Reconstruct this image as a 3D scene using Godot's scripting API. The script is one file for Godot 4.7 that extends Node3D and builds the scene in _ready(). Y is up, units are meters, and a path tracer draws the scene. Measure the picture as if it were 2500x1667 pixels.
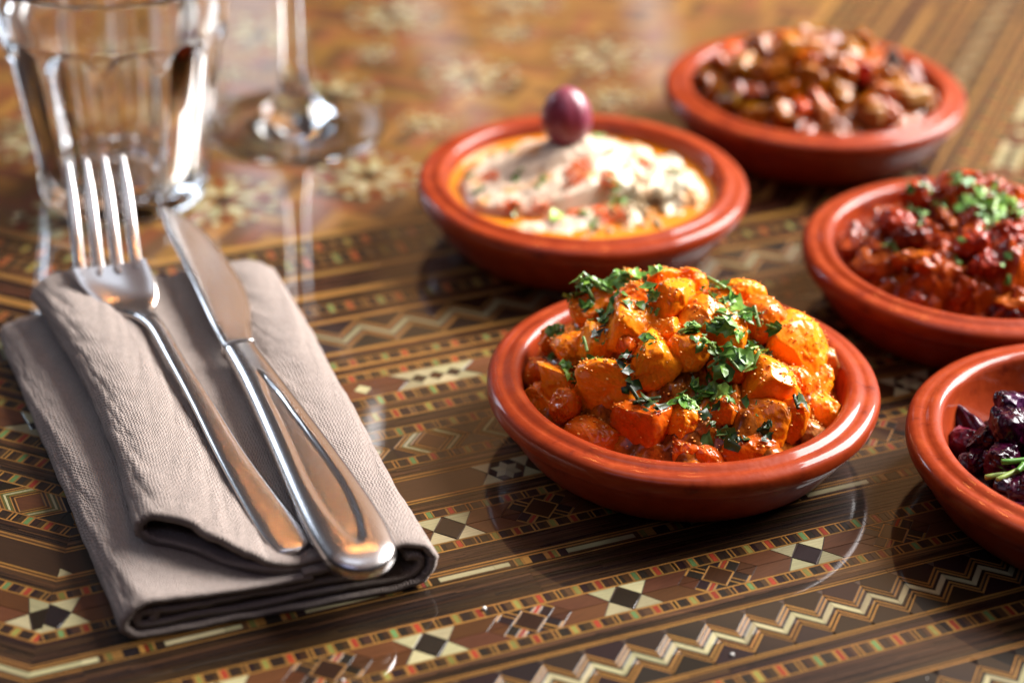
extends Node3D

# ---------------------------------------------------------------- shared state
var rng := RandomNumberGenerator.new()
var noise := FastNoiseLite.new()
var mats := {}
var tops := {}                      # height maps of what lies in each bowl

func _ready() -> void:
	rng.seed = 11
	noise.seed = 5
	noise.noise_type = FastNoiseLite.TYPE_SIMPLEX_SMOOTH
	noise.fractal_type = FastNoiseLite.FRACTAL_FBM
	noise.fractal_octaves = 3
	noise.frequency = 1.0
	_camera()
	_lights()
	_materials()
	_table()
	_bowls()
	_carrot_salad()
	_cream_dip()
	_stew()
	_tomato_salad()
	_beetroot()
	_napkin()
	_fork()
	_knife()
	_tumbler()
	_wine_glass()
	_crumbs()

func _camera() -> void:
	var cam := Camera3D.new()
	cam.name = "camera"
	var pitch := deg_to_rad(29.5075)
	var roll := deg_to_rad(1.393)
	var fw := Vector3(0, -sin(pitch), -cos(pitch))
	var up0 := Vector3(0, cos(pitch), -sin(pitch))
	var up := up0 * cos(roll) - Vector3.RIGHT * sin(roll)
	var rt := Vector3.RIGHT * cos(roll) + up0 * sin(roll)
	var at := CameraAttributesPhysical.new()
	at.frustum_focal_length = 74.952
	at.frustum_near = 0.05
	at.frustum_far = 20.0
	at.frustum_focus_distance = 0.622
	at.exposure_aperture = 5.4
	cam.attributes = at
	cam.fov = 18.1927
	cam.transform = Transform3D(Basis(rt, up, -fw), Vector3(0, 0.35297, 0))
	cam.near = 0.05
	cam.far = 20.0
	cam.current = true
	add_child(cam)

func _area(called: String, pos: Vector3, target: Vector3, size: Vector2, col: Color, energy: float) -> void:
	var l := AreaLight3D.new()
	l.name = called
	l.area_size = size
	l.area_normalize_energy = false
	l.light_color = col
	l.light_energy = energy
	l.area_range = 12.0
	l.shadow_enabled = true
	l.look_at_from_position(pos, target, Vector3.UP)
	add_child(l)

func _lights() -> void:
	var env := Environment.new()
	env.background_mode = Environment.BG_COLOR
	env.background_color = Color(0.17, 0.14, 0.135)
	env.background_energy_multiplier = 1.0
	env.tonemap_mode = Environment.TONE_MAPPER_LINEAR
	env.tonemap_exposure = 1.1
	env.sdfgi_enabled = true
	env.ssao_enabled = true
	env.ssil_enabled = true
	var we := WorldEnvironment.new()
	we.name = "room_air"
	we.environment = env
	add_child(we)
	var focus := Vector3(0, 0, -0.65)
	# tall window to the right and behind the bowls, daylight
	_area("window_light", Vector3(1.85, 1.6, -1.7), focus, Vector2(1.7, 1.7), Color(1.0, 0.99, 0.98), 12.5)
	# unseen warm panel standing for the far wall, placed for glare on the lacquer
	_area("unseen_wall_light", Vector3(0.72, 1.0, -2.9), Vector3(0.1, 0.0, -0.6), Vector2(1.9, 1.5), Color(1.0, 0.73, 0.48), 0.22)
	# pale cool light out of view behind the camera, placed for front rim highlights
	_area("unseen_front_light", Vector3(-0.7, 1.9, 0.75), focus, Vector2(1.3, 0.7), Color(0.74, 0.80, 1.0), 0.4)
	# unseen broad glow overhead, placed to give the cutlery something pale to mirror
	_area("unseen_ceiling_light", Vector3(0, 2.3, -0.4), Vector3(0.001, 0, -0.401), Vector2(3.4, 3.0), Color(1.0, 0.86, 0.82), 0.08)
	_area("unseen_overhead_light", Vector3(-0.2, 2.2, -0.75), Vector3(-0.2, 0, -0.751), Vector2(1.0, 0.8), Color(0.86, 0.93, 1.0), 0.55)  # out of view overhead, placed to whiten the fork tines
	_area("unseen_back_left_light", Vector3(-1.5, 0.75, -2.0), focus, Vector2(0.4, 0.9), Color(0.85, 0.92, 1.0), 4.0)  # out of view at the back left, placed for highlights on glasses and tines
	# three slender unseen lights, placed for pale streaks on lacquer and glass foot
	for g in [[Vector3(-0.12, 0.80, -2.936), 0.055, 0.30, 0.45, 0.30], [Vector3(0.19, 0.76, -2.99), 0.055, 0.26, 0.25, 0.40], [Vector3(-0.36, 0.85, -2.79), 0.12, 0.36, 0.15, 0.6]]:
		var w := AreaLight3D.new()
		w.name = "unseen_streak_light"
		w.area_size = Vector2(g[1], g[2])
		w.area_normalize_energy = false
		w.light_color = Color(0.88, 0.94, 1.0)
		w.light_energy = g[4]
		w.area_range = 12.0
		w.shadow_enabled = true
		w.look_at_from_position(g[0], focus, Vector3(g[3], 1.0, 0.0))
		add_child(w, true)
	# warm bulbs out of view, placed for orange glints on the rims
	for p in [Vector3(-0.25, 2.5, -2.5), Vector3(0.05, 2.6, -2.6), Vector3(0.3, 2.45, -2.5)]:
		var o := OmniLight3D.new()
		o.name = "unseen_warm_bulb_light"
		o.position = p
		o.light_color = Color(1.0, 0.66, 0.34)
		o.light_energy = 0.3
		o.light_size = 0.035
		o.omni_range = 9.0
		o.omni_attenuation = 2.0
		o.shadow_enabled = true
		add_child(o, true)

# ---------------------------------------------------------------- helpers
func lin(r: float, g: float, b: float) -> Color:
	return Color(r, g, b).linear_to_srgb()

func tag(o: Node, label: String, category: String, group := "") -> void:
	o.set_meta("label", label)
	o.set_meta("category", category)
	if group != "":
		o.set_meta("group", group)

func put(called: String, mesh: Mesh, mat: Material, parent: Node = null) -> MeshInstance3D:
	var m := MeshInstance3D.new()
	m.name = called
	m.mesh = mesh
	m.material_override = mat
	if parent == null:
		add_child(m, true)
	else:
		parent.add_child(m, true)
	return m

func thing(called: String, pos: Vector3, label: String, category: String, group := "") -> Node3D:
	var n := Node3D.new()
	n.name = called
	n.position = pos
	tag(n, label, category, group)
	add_child(n, true)
	return n

func arr_mesh(v: PackedVector3Array, n: PackedVector3Array, idx: PackedInt32Array, uv := PackedVector2Array(), col := PackedColorArray()) -> ArrayMesh:
	var a := []
	a.resize(Mesh.ARRAY_MAX)
	a[Mesh.ARRAY_VERTEX] = v
	a[Mesh.ARRAY_NORMAL] = n
	if uv.size() > 0:
		a[Mesh.ARRAY_TEX_UV] = uv
	if col.size() > 0:
		a[Mesh.ARRAY_COLOR] = col
	a[Mesh.ARRAY_INDEX] = idx
	var m := ArrayMesh.new()
	m.add_surface_from_arrays(Mesh.PRIMITIVE_TRIANGLES, a)
	return m

func smooth_normals(v: PackedVector3Array, idx: PackedInt32Array) -> PackedVector3Array:
	# faces run clockwise, so the outward normal is (c-a) x (b-a)
	var n := PackedVector3Array()
	n.resize(v.size())
	for k in range(0, idx.size(), 3):
		var a := idx[k]
		var b := idx[k + 1]
		var c := idx[k + 2]
		var f := (v[c] - v[a]).cross(v[b] - v[a])
		n[a] += f
		n[b] += f
		n[c] += f
	for k in n.size():
		n[k] = n[k].normalized()
	return n

# a grid of points p[i][j]; i wraps when wrap_i, j wraps when wrap_j; out: +1 keeps the winding, -1 turns it
func grid_mesh(ni: int, nj: int, f: Callable, wrap_i := false, wrap_j := false, flip := false, uvf = null, colf = null) -> ArrayMesh:
	var v := PackedVector3Array()
	var uv := PackedVector2Array()
	var col := PackedColorArray()
	for i in ni:
		for j in nj:
			v.append(f.call(i, j))
			if uvf != null:
				uv.append(uvf.call(i, j))
			if colf != null:
				col.append(colf.call(i, j))
	var idx := PackedInt32Array()
	var mi := ni if wrap_i else ni - 1
	var mj := nj if wrap_j else nj - 1
	for i in mi:
		var i2 := (i + 1) % ni
		for j in mj:
			var j2 := (j + 1) % nj
			var a := i * nj + j
			var b := i2 * nj + j
			var c := i2 * nj + j2
			var d := i * nj + j2
			if flip:
				idx.append_array([a, c, b, a, d, c])
			else:
				idx.append_array([a, b, c, a, c, d])
	return arr_mesh(v, smooth_normals(v, idx), idx, uv, col)

# smooth curve through 2D points
func curve2(pts: Array, per: int) -> Array:
	var out := []
	for k in pts.size() - 1:
		var p0: Vector2 = pts[max(k - 1, 0)]
		var p1: Vector2 = pts[k]
		var p2: Vector2 = pts[k + 1]
		var p3: Vector2 = pts[min(k + 2, pts.size() - 1)]
		for s in per:
			out.append(p1.cubic_interpolate(p2, p0, p3, float(s) / per))
	out.append(pts[pts.size() - 1])
	return out

func curve3(pts: Array, per: int) -> Array:
	var out := []
	for k in pts.size() - 1:
		var p0: Vector3 = pts[max(k - 1, 0)]
		var p1: Vector3 = pts[k]
		var p2: Vector3 = pts[k + 1]
		var p3: Vector3 = pts[min(k + 2, pts.size() - 1)]
		for s in per:
			out.append(p1.cubic_interpolate(p2, p0, p3, float(s) / per))
	out.append(pts[pts.size() - 1])
	return out

func lathe(profile: Array, seg: int, wobble := 0.0, seed_at := 0.0, flip := false) -> ArrayMesh:
	var fn := func(i: int, j: int) -> Vector3:
		var a := TAU * i / seg
		var p: Vector2 = profile[j]
		var w := 1.0 + wobble * noise.get_noise_3d(cos(a) * 1.3 + seed_at, p.y * 40.0, sin(a) * 1.3)
		return Vector3(cos(a) * p.x * w, p.y + wobble * 0.02 * noise.get_noise_3d(cos(a) * 0.9 + seed_at, 7.0, sin(a) * 0.9), sin(a) * p.x * w)
	return grid_mesh(seg, profile.size(), fn, true, false, flip)

# ---------------------------------------------------------------- materials
func noise_tex(freq: float, c: Array, at: Array, seed_at: int, octaves := 4, size := 512) -> NoiseTexture2D:
	var n := FastNoiseLite.new()
	n.seed = seed_at
	n.frequency = freq
	n.fractal_octaves = octaves
	n.noise_type = FastNoiseLite.TYPE_SIMPLEX_SMOOTH
	var t := NoiseTexture2D.new()
	t.width = size
	t.height = size
	t.seamless = true
	t.noise = n
	var g := Gradient.new()
	g.offsets = PackedFloat32Array(at)
	g.colors = PackedColorArray(c)
	t.color_ramp = g
	return t

func height_tex(freq: float, seed_at: int, octaves := 4, cellular := false) -> NoiseTexture2D:
	var n := FastNoiseLite.new()
	n.seed = seed_at
	n.frequency = freq
	n.fractal_octaves = octaves
	n.noise_type = FastNoiseLite.TYPE_CELLULAR if cellular else FastNoiseLite.TYPE_SIMPLEX_SMOOTH
	var t := NoiseTexture2D.new()
	t.width = 512
	t.height = 512
	t.seamless = true
	t.noise = n
	return t

func tri(m: StandardMaterial3D, scale: float) -> void:
	m.uv1_triplanar = true
	m.uv1_scale = Vector3.ONE * scale

func std(r: float, g: float, b: float, rough: float, spec := 0.5) -> StandardMaterial3D:
	var m := StandardMaterial3D.new()
	m.albedo_color = lin(r, g, b)
	m.roughness = rough
	m.metallic_specular = spec
	return m

func food(tex: Texture2D, rough: float, scale: float, bump: Texture2D, bump_cm: float, coat := 0.5) -> StandardMaterial3D:
	var m := StandardMaterial3D.new()
	m.albedo_texture = tex
	m.vertex_color_use_as_albedo = true
	m.roughness = rough
	m.metallic_specular = 0.22
	tri(m, scale)
	if bump:
		m.heightmap_enabled = true
		m.heightmap_texture = bump
		m.heightmap_scale = bump_cm
	if coat > 0.0:
		m.clearcoat_enabled = true
		m.clearcoat = coat
		m.clearcoat_roughness = 0.09
	return m

func _materials() -> void:
	# wood of the inlay: fine fibre along the grain, times each piece's own colour
	var img := Image.create(512, 512, false, Image.FORMAT_RGB8)
	var strong := Image.create(512, 512, false, Image.FORMAT_RGB8)
	var n := FastNoiseLite.new()
	n.seed = 3
	n.frequency = 0.02
	n.fractal_octaves = 4
	for y in 512:
		for x in 512:
			var v := 0.86 + 0.22 * n.get_noise_2d(x * 0.35, y * 6.0) + 0.12 * n.get_noise_2d(x * 2.0 + 900.0, y * 20.0)
			v = clampf(v, 0.35, 1.0)
			img.set_pixel(x, y, Color(v, v, v).linear_to_srgb())
			var w := 0.48 + 1.15 * n.get_noise_2d(x * 0.10 + 300.0, y * 7.0) + 0.35 * n.get_noise_2d(x * 0.6, y * 26.0)
			w = clampf(w, 0.07, 1.0)
			strong.set_pixel(x, y, Color(w, w * 0.97, w * 0.93).linear_to_srgb())
	var both := [["inlay", img], ["plank", strong]]
	for b in both:
		var m := StandardMaterial3D.new()
		m.albedo_texture = ImageTexture.create_from_image(b[1])
		m.vertex_color_use_as_albedo = true
		m.roughness = 0.5
		m.metallic_specular = 0.25
		m.clearcoat_enabled = true
		m.clearcoat = 1.0
		m.clearcoat_roughness = 0.035
		mats[b[0]] = m
	mats.board = std(0.022, 0.011, 0.006, 0.4)
	mats.board.clearcoat_enabled = true
	mats.board.clearcoat = 1.0
	mats.board.clearcoat_roughness = 0.05
	# glazed terracotta
	var t := StandardMaterial3D.new()
	t.albedo_texture = noise_tex(0.012, [lin(0.12, 0.010, 0.002), lin(0.205, 0.0215, 0.0032), lin(0.235, 0.027, 0.0045), lin(0.28, 0.040, 0.007)], [0.10, 0.24, 0.6, 0.9], 21, 6)
	t.roughness = 0.5
	t.metallic_specular = 0.2
	t.clearcoat_enabled = true
	t.clearcoat = 0.32
	t.clearcoat_roughness = 0.06
	t.heightmap_enabled = true
	t.heightmap_texture = height_tex(0.03, 31, 5)
	t.heightmap_scale = 0.012
	tri(t, 14.0)
	mats.clay = t
	var white := [lin(0.62, 0.62, 0.62), lin(1, 1, 1)]
	mats.carrot = food(noise_tex(0.03, [lin(0.82, 0.66, 0.55), lin(1, 0.97, 0.95), lin(1, 1, 1)], [0.15, 0.4, 0.75], 41), 0.33, 45.0, height_tex(0.05, 42, 4), 0.010, 0.45)
	mats.carrot.subsurf_scatter_enabled = true
	mats.carrot.subsurf_scatter_strength = 0.1
	mats.glossy = food(noise_tex(0.025, [lin(0.4, 0.3, 0.25), lin(0.9, 0.8, 0.75), lin(1, 1, 1)], [0.2, 0.5, 0.8], 43), 0.25, 40.0, height_tex(0.04, 44, 4), 0.010, 0.32)
	mats.glossy.clearcoat_roughness = 0.13
	mats.beet = food(noise_tex(0.03, white, [0.2, 0.7], 45), 0.3, 45.0, height_tex(0.06, 46, 4), 0.010, 0.35)
	mats.beet.clearcoat_roughness = 0.18
	mats.grit = food(null, 0.35, 40.0, null, 0.0, 0.6)
	mats.cream = food(noise_tex(0.03, [lin(0.8, 0.74, 0.68), lin(1, 1, 1)], [0.3, 0.6], 47), 0.4, 40.0, height_tex(0.05, 48, 5), 0.05, 0.35)
	var leaf := StandardMaterial3D.new()
	leaf.vertex_color_use_as_albedo = true
	leaf.roughness = 0.38
	leaf.backlight_enabled = true
	leaf.backlight = Color(0.35, 0.35, 0.35)
	mats.leaf = leaf
	mats.oil = std(0.55, 0.17, 0.008, 0.06)
	mats.oil.clearcoat_enabled = true
	mats.oil.clearcoat = 1.0
	mats.oil.clearcoat_roughness = 0.03
	var ol := StandardMaterial3D.new()
	ol.albedo_texture = noise_tex(0.006, [lin(0.16, 0.020, 0.042), lin(0.24, 0.042, 0.075)], [0.3, 0.7], 51)
	ol.roughness = 0.4
	ol.clearcoat_enabled = true
	ol.clearcoat = 0.3
	ol.clearcoat_roughness = 0.2
	tri(ol, 30.0)
	mats.olive = ol
	# knitted napkin cloth: ribs along the length, little stitches across
	var cimg := Image.create(512, 512, false, Image.FORMAT_RGB8)
	var calb := Image.create(512, 512, false, Image.FORMAT_RGB8)
	for y in 512:
		for x in 512:
			var row := floori(y / 16.0)
			var px := fposmod(x + (5.0 if posmod(row, 2) == 1 else 0.0) + 3.0 * n.get_noise_2d(x * 0.8, y * 0.8), 16.0) / 16.0
			var py := fposmod(y + 2.0 * n.get_noise_2d(x * 0.9 + 50.0, y * 0.9), 16.0) / 16.0
			var hgt := pow(sin(PI * px), 0.7) * (0.55 + 0.45 * pow(sin(PI * py), 0.6)) + 0.25 * n.get_noise_2d(x * 7.0, y * 7.0)
			hgt = clampf(hgt, 0.0, 1.0)
			cimg.set_pixel(x, y, Color(hgt, hgt, hgt))
			var q := 0.80 + 0.14 * hgt + 0.16 * n.get_noise_2d(x * 3.0, y * 1.0)  # colour darkens in the hollows between stitches
			calb.set_pixel(x, y, Color(q, q, q).linear_to_srgb())
	var c := StandardMaterial3D.new()
	c.albedo_color = lin(0.32, 0.262, 0.232)
	c.albedo_texture = ImageTexture.create_from_image(calb)
	c.roughness = 0.95
	c.metallic_specular = 0.2
	c.rim_enabled = true
	c.rim = 0.35
	c.rim_tint = 0.6
	c.heightmap_enabled = true
	c.heightmap_texture = ImageTexture.create_from_image(cimg)
	c.heightmap_scale = 0.048
	mats.cloth = c
	# steel: fine scratches
	var s := std(0.52, 0.49, 0.48, 0.17)
	s.metallic = 1.0
	s.metallic_specular = 0.5
	s.heightmap_enabled = true
	s.heightmap_texture = height_tex(0.02, 62, 5)
	s.heightmap_scale = 0.0012
	s.roughness = 0.26
	tri(s, 30.0)
	mats.steel = s
	var g := StandardMaterial3D.new()
	g.transparency = BaseMaterial3D.TRANSPARENCY_ALPHA
	g.albedo_color = Color(1, 1, 1, 0.0)
	g.roughness = 0.0
	g.refraction_enabled = true
	g.refraction_scale = 0.05
	mats.glass = g
	mats.dust = std(0.7, 0.68, 0.62, 0.7)

# ---------------------------------------------------------------- the octagonal marquetry table
const HEADING := 23.74            # degrees between the near border and the camera's right
const MID_S := 263.0
const MID_V := 935.0
const TAN := 0.41421356
var pieces := {}
var cam_t: Transform3D

func in_view(p: Vector3, margin: float) -> bool:
	var q := cam_t.affine_inverse() * p
	if q.z > -0.1:
		return false
	var k := tan(deg_to_rad(18.1927) / 2.0)
	return absf(q.y / -q.z) < k * margin and absf(q.x / -q.z) < k * 1.5 * margin

func clip_half(poly: Array, nrm: Vector2, d: float) -> Array:
	# keeps nrm . p <= d
	var out := []
	for i in poly.size():
		var a: Vector2 = poly[i]
		var b: Vector2 = poly[(i + 1) % poly.size()]
		var da := nrm.dot(a) - d
		var db := nrm.dot(b) - d
		if da <= 0.0:
			out.append(a)
		if (da < 0.0 and db > 0.0) or (da > 0.0 and db < 0.0):
			out.append(a.lerp(b, da / (da - db)))
	return out

func poly_area(p: Array) -> float:
	var s := 0.0
	for i in p.size():
		s += (p[i] as Vector2).cross(p[(i + 1) % p.size()])
	return s / 2.0

func inset(poly: Array, g: float) -> Array:
	var p := poly
	if poly_area(p) < 0.0:
		p = poly.duplicate()
		p.reverse()
	var out := p
	for i in p.size():
		var a: Vector2 = p[i]
		var b: Vector2 = p[(i + 1) % p.size()]
		if a.distance_to(b) < 0.02:
			continue
		var e := (b - a).normalized()
		var nr := Vector2(e.y, -e.x)         # outward for counter-clockwise
		out = clip_half(out, nr, nr.dot(a) - g)
		if out.size() < 3:
			return []
	return out

# side 0: near border, -1: left border, 1: right border, 9: the field (no mitre)
func piece(side: int, kind: String, col: Color, poly: Array, grain := 0.0, mat := "inlay", lo := -1e9, hi := 1e9, y := 0.0) -> void:
	var p := poly
	if side != 9:
		p = clip_half(p, Vector2(0, 1), hi)
		p = clip_half(p, Vector2(0, -1), -lo)
		p = clip_half(p, Vector2(1, TAN), MID_V * TAN)
		p = clip_half(p, Vector2(-1, TAN), MID_V * TAN)
	else:
		for k in 8:
			var w8 := Vector2.from_angle(PI / 4.0 * k + PI / 2.0)
			p = clip_half(p, w8, w8.dot(Vector2(0, MID_V)) + MID_V - 671.2)
	if p.size() < 3:
		return
	p = inset(p, rng.randf_range(0.03, 0.085))
	if p.size() < 3 or absf(poly_area(p)) < 0.05:
		return
	var a := deg_to_rad(HEADING)
	var u0 := Vector3(cos(a), 0, -sin(a))
	var v0 := Vector3(-sin(a), 0, -cos(a))
	var mid := u0 * MID_S + v0 * MID_V
	var b := deg_to_rad(HEADING + (45.0 * side if side != 9 else 0.0))
	var u := Vector3(cos(b), 0, -sin(b))
	var v := Vector3(-sin(b), 0, -cos(b))
	var pts := []
	var ok := false
	var c := Vector2.ZERO
	for q in p:
		c += q
	c /= p.size()
	for q in p:
		var w: Vector3 = (mid + u * (q as Vector2).x + v * ((q as Vector2).y - MID_V)) * 0.001
		w.y = y
		pts.append(w)
		if in_view(w, 1.22):
			ok = true
	if not ok and poly_area(p) < 900.0:
		return
	var cen: Vector3 = (mid + u * c.x + v * (c.y - MID_V)) * 0.001
	var dist := cen.distance_to(Vector3(0, 0.353, 0))
	var score := poly_area(p) / (dist * dist) * (1.0 if in_view(cen, 0.98) else 0.02)
	var off := Vector2(rng.randf() * 5.0, rng.randf() * 5.0)
	var k := rng.randf_range(0.70, 1.22)
	var cc := Color(col.r * k, col.g * k * rng.randf_range(0.95, 1.05), col.b * k)
	var uvs := []
	for q in p:
		uvs.append(((q as Vector2).rotated(-grain)) / 46.0 + off)
	if not pieces.has(kind):
		pieces[kind] = []
	pieces[kind].append([score, pts, uvs, cc, mat])

func add_piece(st: SurfaceTool, e: Array, origin: Vector3) -> void:
	var pts: Array = e[1]
	var uvs: Array = e[2]
	st.set_color(e[3])
	# top, then the thin edge going down into the bed
	var nn := pts.size()
	for i in range(1, nn - 1):
		for k in [0, i + 1, i]:
			st.set_normal(Vector3.UP)
			st.set_uv(uvs[k])
			st.add_vertex(pts[k] - origin)
	var down := Vector3(0, -0.00022, 0)
	for i in nn:
		var a: Vector3 = pts[i] - origin
		var b: Vector3 = pts[(i + 1) % nn] - origin
		var nr := (b - a).cross(Vector3.UP).normalized()
		for k in [[a, 0], [b + down, 1], [a + down, 0], [a, 0], [b, 1], [b + down, 1]]:
			st.set_normal(nr)
			st.set_uv(uvs[(i + k[1]) % nn])
			st.add_vertex(k[0])

func rect(s0: float, s1: float, v0: float, v1: float) -> Array:
	return [Vector2(s0, v0), Vector2(s1, v0), Vector2(s1, v1), Vector2(s0, v1)]

const ORANGE := Color(0.25, 0.118, 0.028)
const PALE := Color(0.30, 0.262, 0.142)
const DARK := Color(0.014, 0.008, 0.005)
const WALNUT := Color(0.050, 0.023, 0.009)
const BURL := Color(0.070, 0.024, 0.009)
const RED := Color(0.23, 0.030, 0.013)
const OLIVE := Color(0.16, 0.145, 0.035)
const GREEN := Color(0.085, 0.15, 0.05)

func line_row(side: int, v0: float, v1: float, s0: float, s1: float, col := ORANGE) -> void:
	var s := s0
	while s < s1:
		piece(side, "line_inlay", col, rect(s, s + 74.0, v0, v1), 0.0, "inlay", v0, v1)
		s += 74.0

func plank_row(side: int, v0: float, v1: float, s0: float, s1: float, col := WALNUT) -> void:
	var s := s0 - rng.randf() * 60.0
	while s < s1:
		var w := rng.randf_range(110.0, 170.0)
		var n := maxi(1, roundi((v1 - v0) / 1.7))
		var cuts := [v0]
		for k in range(1, n):
			cuts.append(lerpf(v0, v1, (k + rng.randf_range(-0.3, 0.3)) / n))
		cuts.append(v1)
		for k in n:
			var c: Color = col * (rng.randf_range(0.35, 0.8) if k % 2 == 0 else rng.randf_range(0.8, 1.5))
			piece(side, "wood_plank", c, rect(s, s + w, cuts[k], cuts[k + 1]), 0.0, "plank", v0, v1)
		s += w

func bead_row(side: int, v0: float, v1: float, s0: float, s1: float, phase: float) -> void:
	line_row(side, v0, v0 + 0.62, s0, s1)
	line_row(side, v1 - 0.62, v1, s0, s1)
	var a := v0 + 0.62
	var b := v1 - 0.62
	var s := s0 + fposmod(phase - s0, 18.1) - 18.1
	# one repeat: [kind, width]
	var cells := ["r", 1.5, "o", 0.62, "d", 3.4, "o", 0.55, "k", 0.75, "o", 0.55, "d", 3.3, "o", 0.6, "g", 1.5, "o", 0.6, "d", 3.9, "o", 0.83]
	while s < s1:
		var x := s
		for k in range(0, cells.size(), 2):
			var w: float = cells[k + 1]
			match cells[k]:
				"r": piece(side, "red_bead", RED, rect(x, x + w, a, b), PI / 2, "inlay", a, b)
				"d":
					var h := x + w * rng.randf_range(0.3, 0.7)
					piece(side, "dark_bead", DARK * 1.2, rect(x, h, a, b), PI / 2, "inlay", a, b)
					piece(side, "dark_bead", WALNUT.lerp(DARK, rng.randf() * 0.8), rect(h, x + w, a, b), PI / 2, "inlay", a, b)
				"k": piece(side, "light_sliver", DARK, rect(x, x + w, a, b), PI / 2, "inlay", a, b)
				"g": piece(side, "green_bead", OLIVE if rng.randf() < 0.6 else GREEN, rect(x, x + w, a, b), PI / 2, "inlay", a, b)
				_: piece(side, "light_sliver", ORANGE, rect(x, x + w, a, b), PI / 2, "inlay", a, b)
			x += w
		s += 18.1

func zigzag_row(side: int, v0: float, v1: float, s0: float, s1: float, peak: float, mid: float, amp: float, half: float, soft := false) -> void:
	var s := peak + floorf((s0 - peak) / (2.0 * half)) * 2.0 * half
	var cols := [
		[-5.0, -4.15, ORANGE], [-4.1, -3.4, DARK], [-3.35, -2.45, ORANGE], [-2.4, -1.25, DARK], [-1.2, 1.2, PALE],
		[1.25, 2.4, DARK], [2.45, 3.35, ORANGE], [3.4, 4.1, DARK], [4.15, 5.0, ORANGE]]
	if soft:
		cols = [[-5.0, -3.6, ORANGE * 0.7], [-3.5, -1.3, WALNUT * 1.6], [-1.2, 1.2, PALE * 0.6], [1.3, 3.5, WALNUT * 1.6], [3.6, 5.0, ORANGE * 0.7]]
	while s < s1:
		for leg in 2:
			var sa := s + leg * half
			var sb := sa + half
			var va := mid + (amp if leg == 0 else -amp)
			var vb := mid - (amp if leg == 0 else -amp)
			for c in cols:
				var d := Vector2(sb - sa, vb - va).angle()
				piece(side, "chevron_strip", c[2], [Vector2(sa, va + c[0]), Vector2(sb, vb + c[0]), Vector2(sb, vb + c[1]), Vector2(sa, va + c[1])], d, "inlay", v0, v1)
		# dark triangles between the zigzag and the rows beside it
		var top := mid + 5.05
		piece(side, "dark_triangle", DARK, [Vector2(s, mid + amp + 5.05), Vector2(s + half, top - amp), Vector2(s + 2.0 * half, mid + amp + 5.05), Vector2(s + half, v1 + 9.0)], 0.0, "inlay", v0, v1)
		piece(side, "dark_triangle", DARK, [Vector2(s - half, mid - amp - 5.05), Vector2(s, v0 - 9.0), Vector2(s + half, mid - amp - 5.05), Vector2(s, mid + amp - 5.05)], 0.0, "inlay", v0, v1)
		s += 2.0 * half

func shift(poly: Array, d: Vector2) -> Array:
	return poly.map(func(q): return q + d)

func lozenge_row(side: int, v0: float, v1: float, s0: float, s1: float, at: float) -> void:
	var m := (v0 + v1) / 2.0
	var h := (v1 - v0) / 2.0
	var s := at + floorf((s0 - at) / 58.0) * 58.0
	while s < s1:
		var w := 4.9
		var c := Vector2(s, m)
		piece(side, "dark_diamond", DARK, shift([Vector2(-w, 0), Vector2(0, -h + 0.6), Vector2(w, 0), Vector2(0, h - 0.6)], c), 0.8, "inlay", v0, v1)
		for q in [Vector2(1, 1), Vector2(-1, 1), Vector2(-1, -1), Vector2(1, -1)]:
			piece(side, "pale_triangle", PALE, shift([Vector2(0.25, h) * q, Vector2(9.0, h) * q, Vector2(w + 0.1, 0.25) * q], c), 0.0, "inlay", v0, v1)
		# the framed lozenge half a repeat on
		var f := Vector2(s + 29.0, m)
		var r := h - 1.0
		piece(side, "dark_diamond", BURL * 0.35, shift([Vector2(-r, 0), Vector2(0, -r), Vector2(r, 0), Vector2(0, r)], f), 0.8, "inlay", v0, v1)
		var e := 0.75
		for q in [Vector2(1, 1), Vector2(-1, 1), Vector2(-1, -1), Vector2(1, -1)]:
			# light line along the diamond's edge
			piece(side, "line_inlay", ORANGE, shift([Vector2(r, 0) * q, Vector2(0, r) * q, Vector2(0, r + e) * q, Vector2(r + e, 0) * q], f), 2.3, "inlay", v0, v1)
			# arm of the frame: cells between the diamond and the outer light line
			var a0 := Vector2(r + e + 0.05, 0.0)
			var dir := Vector2(-0.7071, 0.7071)
			var across := Vector2(0.7071, 0.7071) * 4.2
			var cells := [[0.0, 2.9, DARK], [2.95, 3.5, ORANGE], [3.55, 4.6, RED if q.x * q.y > 0 else DARK], [4.65, 5.2, ORANGE], [5.25, 8.3, DARK]]
			for k in cells:
				var p0: Vector2 = a0 + dir * k[0]
				var p1: Vector2 = a0 + dir * k[1]
				piece(side, "frame_cell", k[2], shift([p0 * q, p1 * q, (p1 + across) * q, (p0 + across) * q], f), 0.8, "inlay", v0, v1)
			var o0 := a0 + across + Vector2(0.05, 0.05)
			var o1 := o0 + dir * 8.3
			var wd := Vector2(0.5, 0.5)
			piece(side, "line_inlay", ORANGE, shift([o0 * q, o1 * q, (o1 + wd) * q, (o0 + wd) * q], f), 2.3, "inlay", v0, v1)
			# burl veneer from the outer line to the black and white lozenge
			var x0 := o0.x + o0.y + 1.1
			piece(side, "burl_veneer", BURL * 0.8, shift([Vector2(r + e + 0.2, 0.05) * q, Vector2(x0 - 0.1, 0.05) * q, Vector2(o0.x + 0.55, o0.y + 0.45) * q], f), 0.2, "inlay", v0, v1)
			piece(side, "burl_veneer", BURL, shift([Vector2(x0, 0.05) * q, Vector2(29.0 - w - 0.2, 0.05) * q, Vector2(19.8, h) * q, Vector2(x0 - h, h) * q], f), 0.2, "inlay", v0, v1)
		s += 58.0

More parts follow.
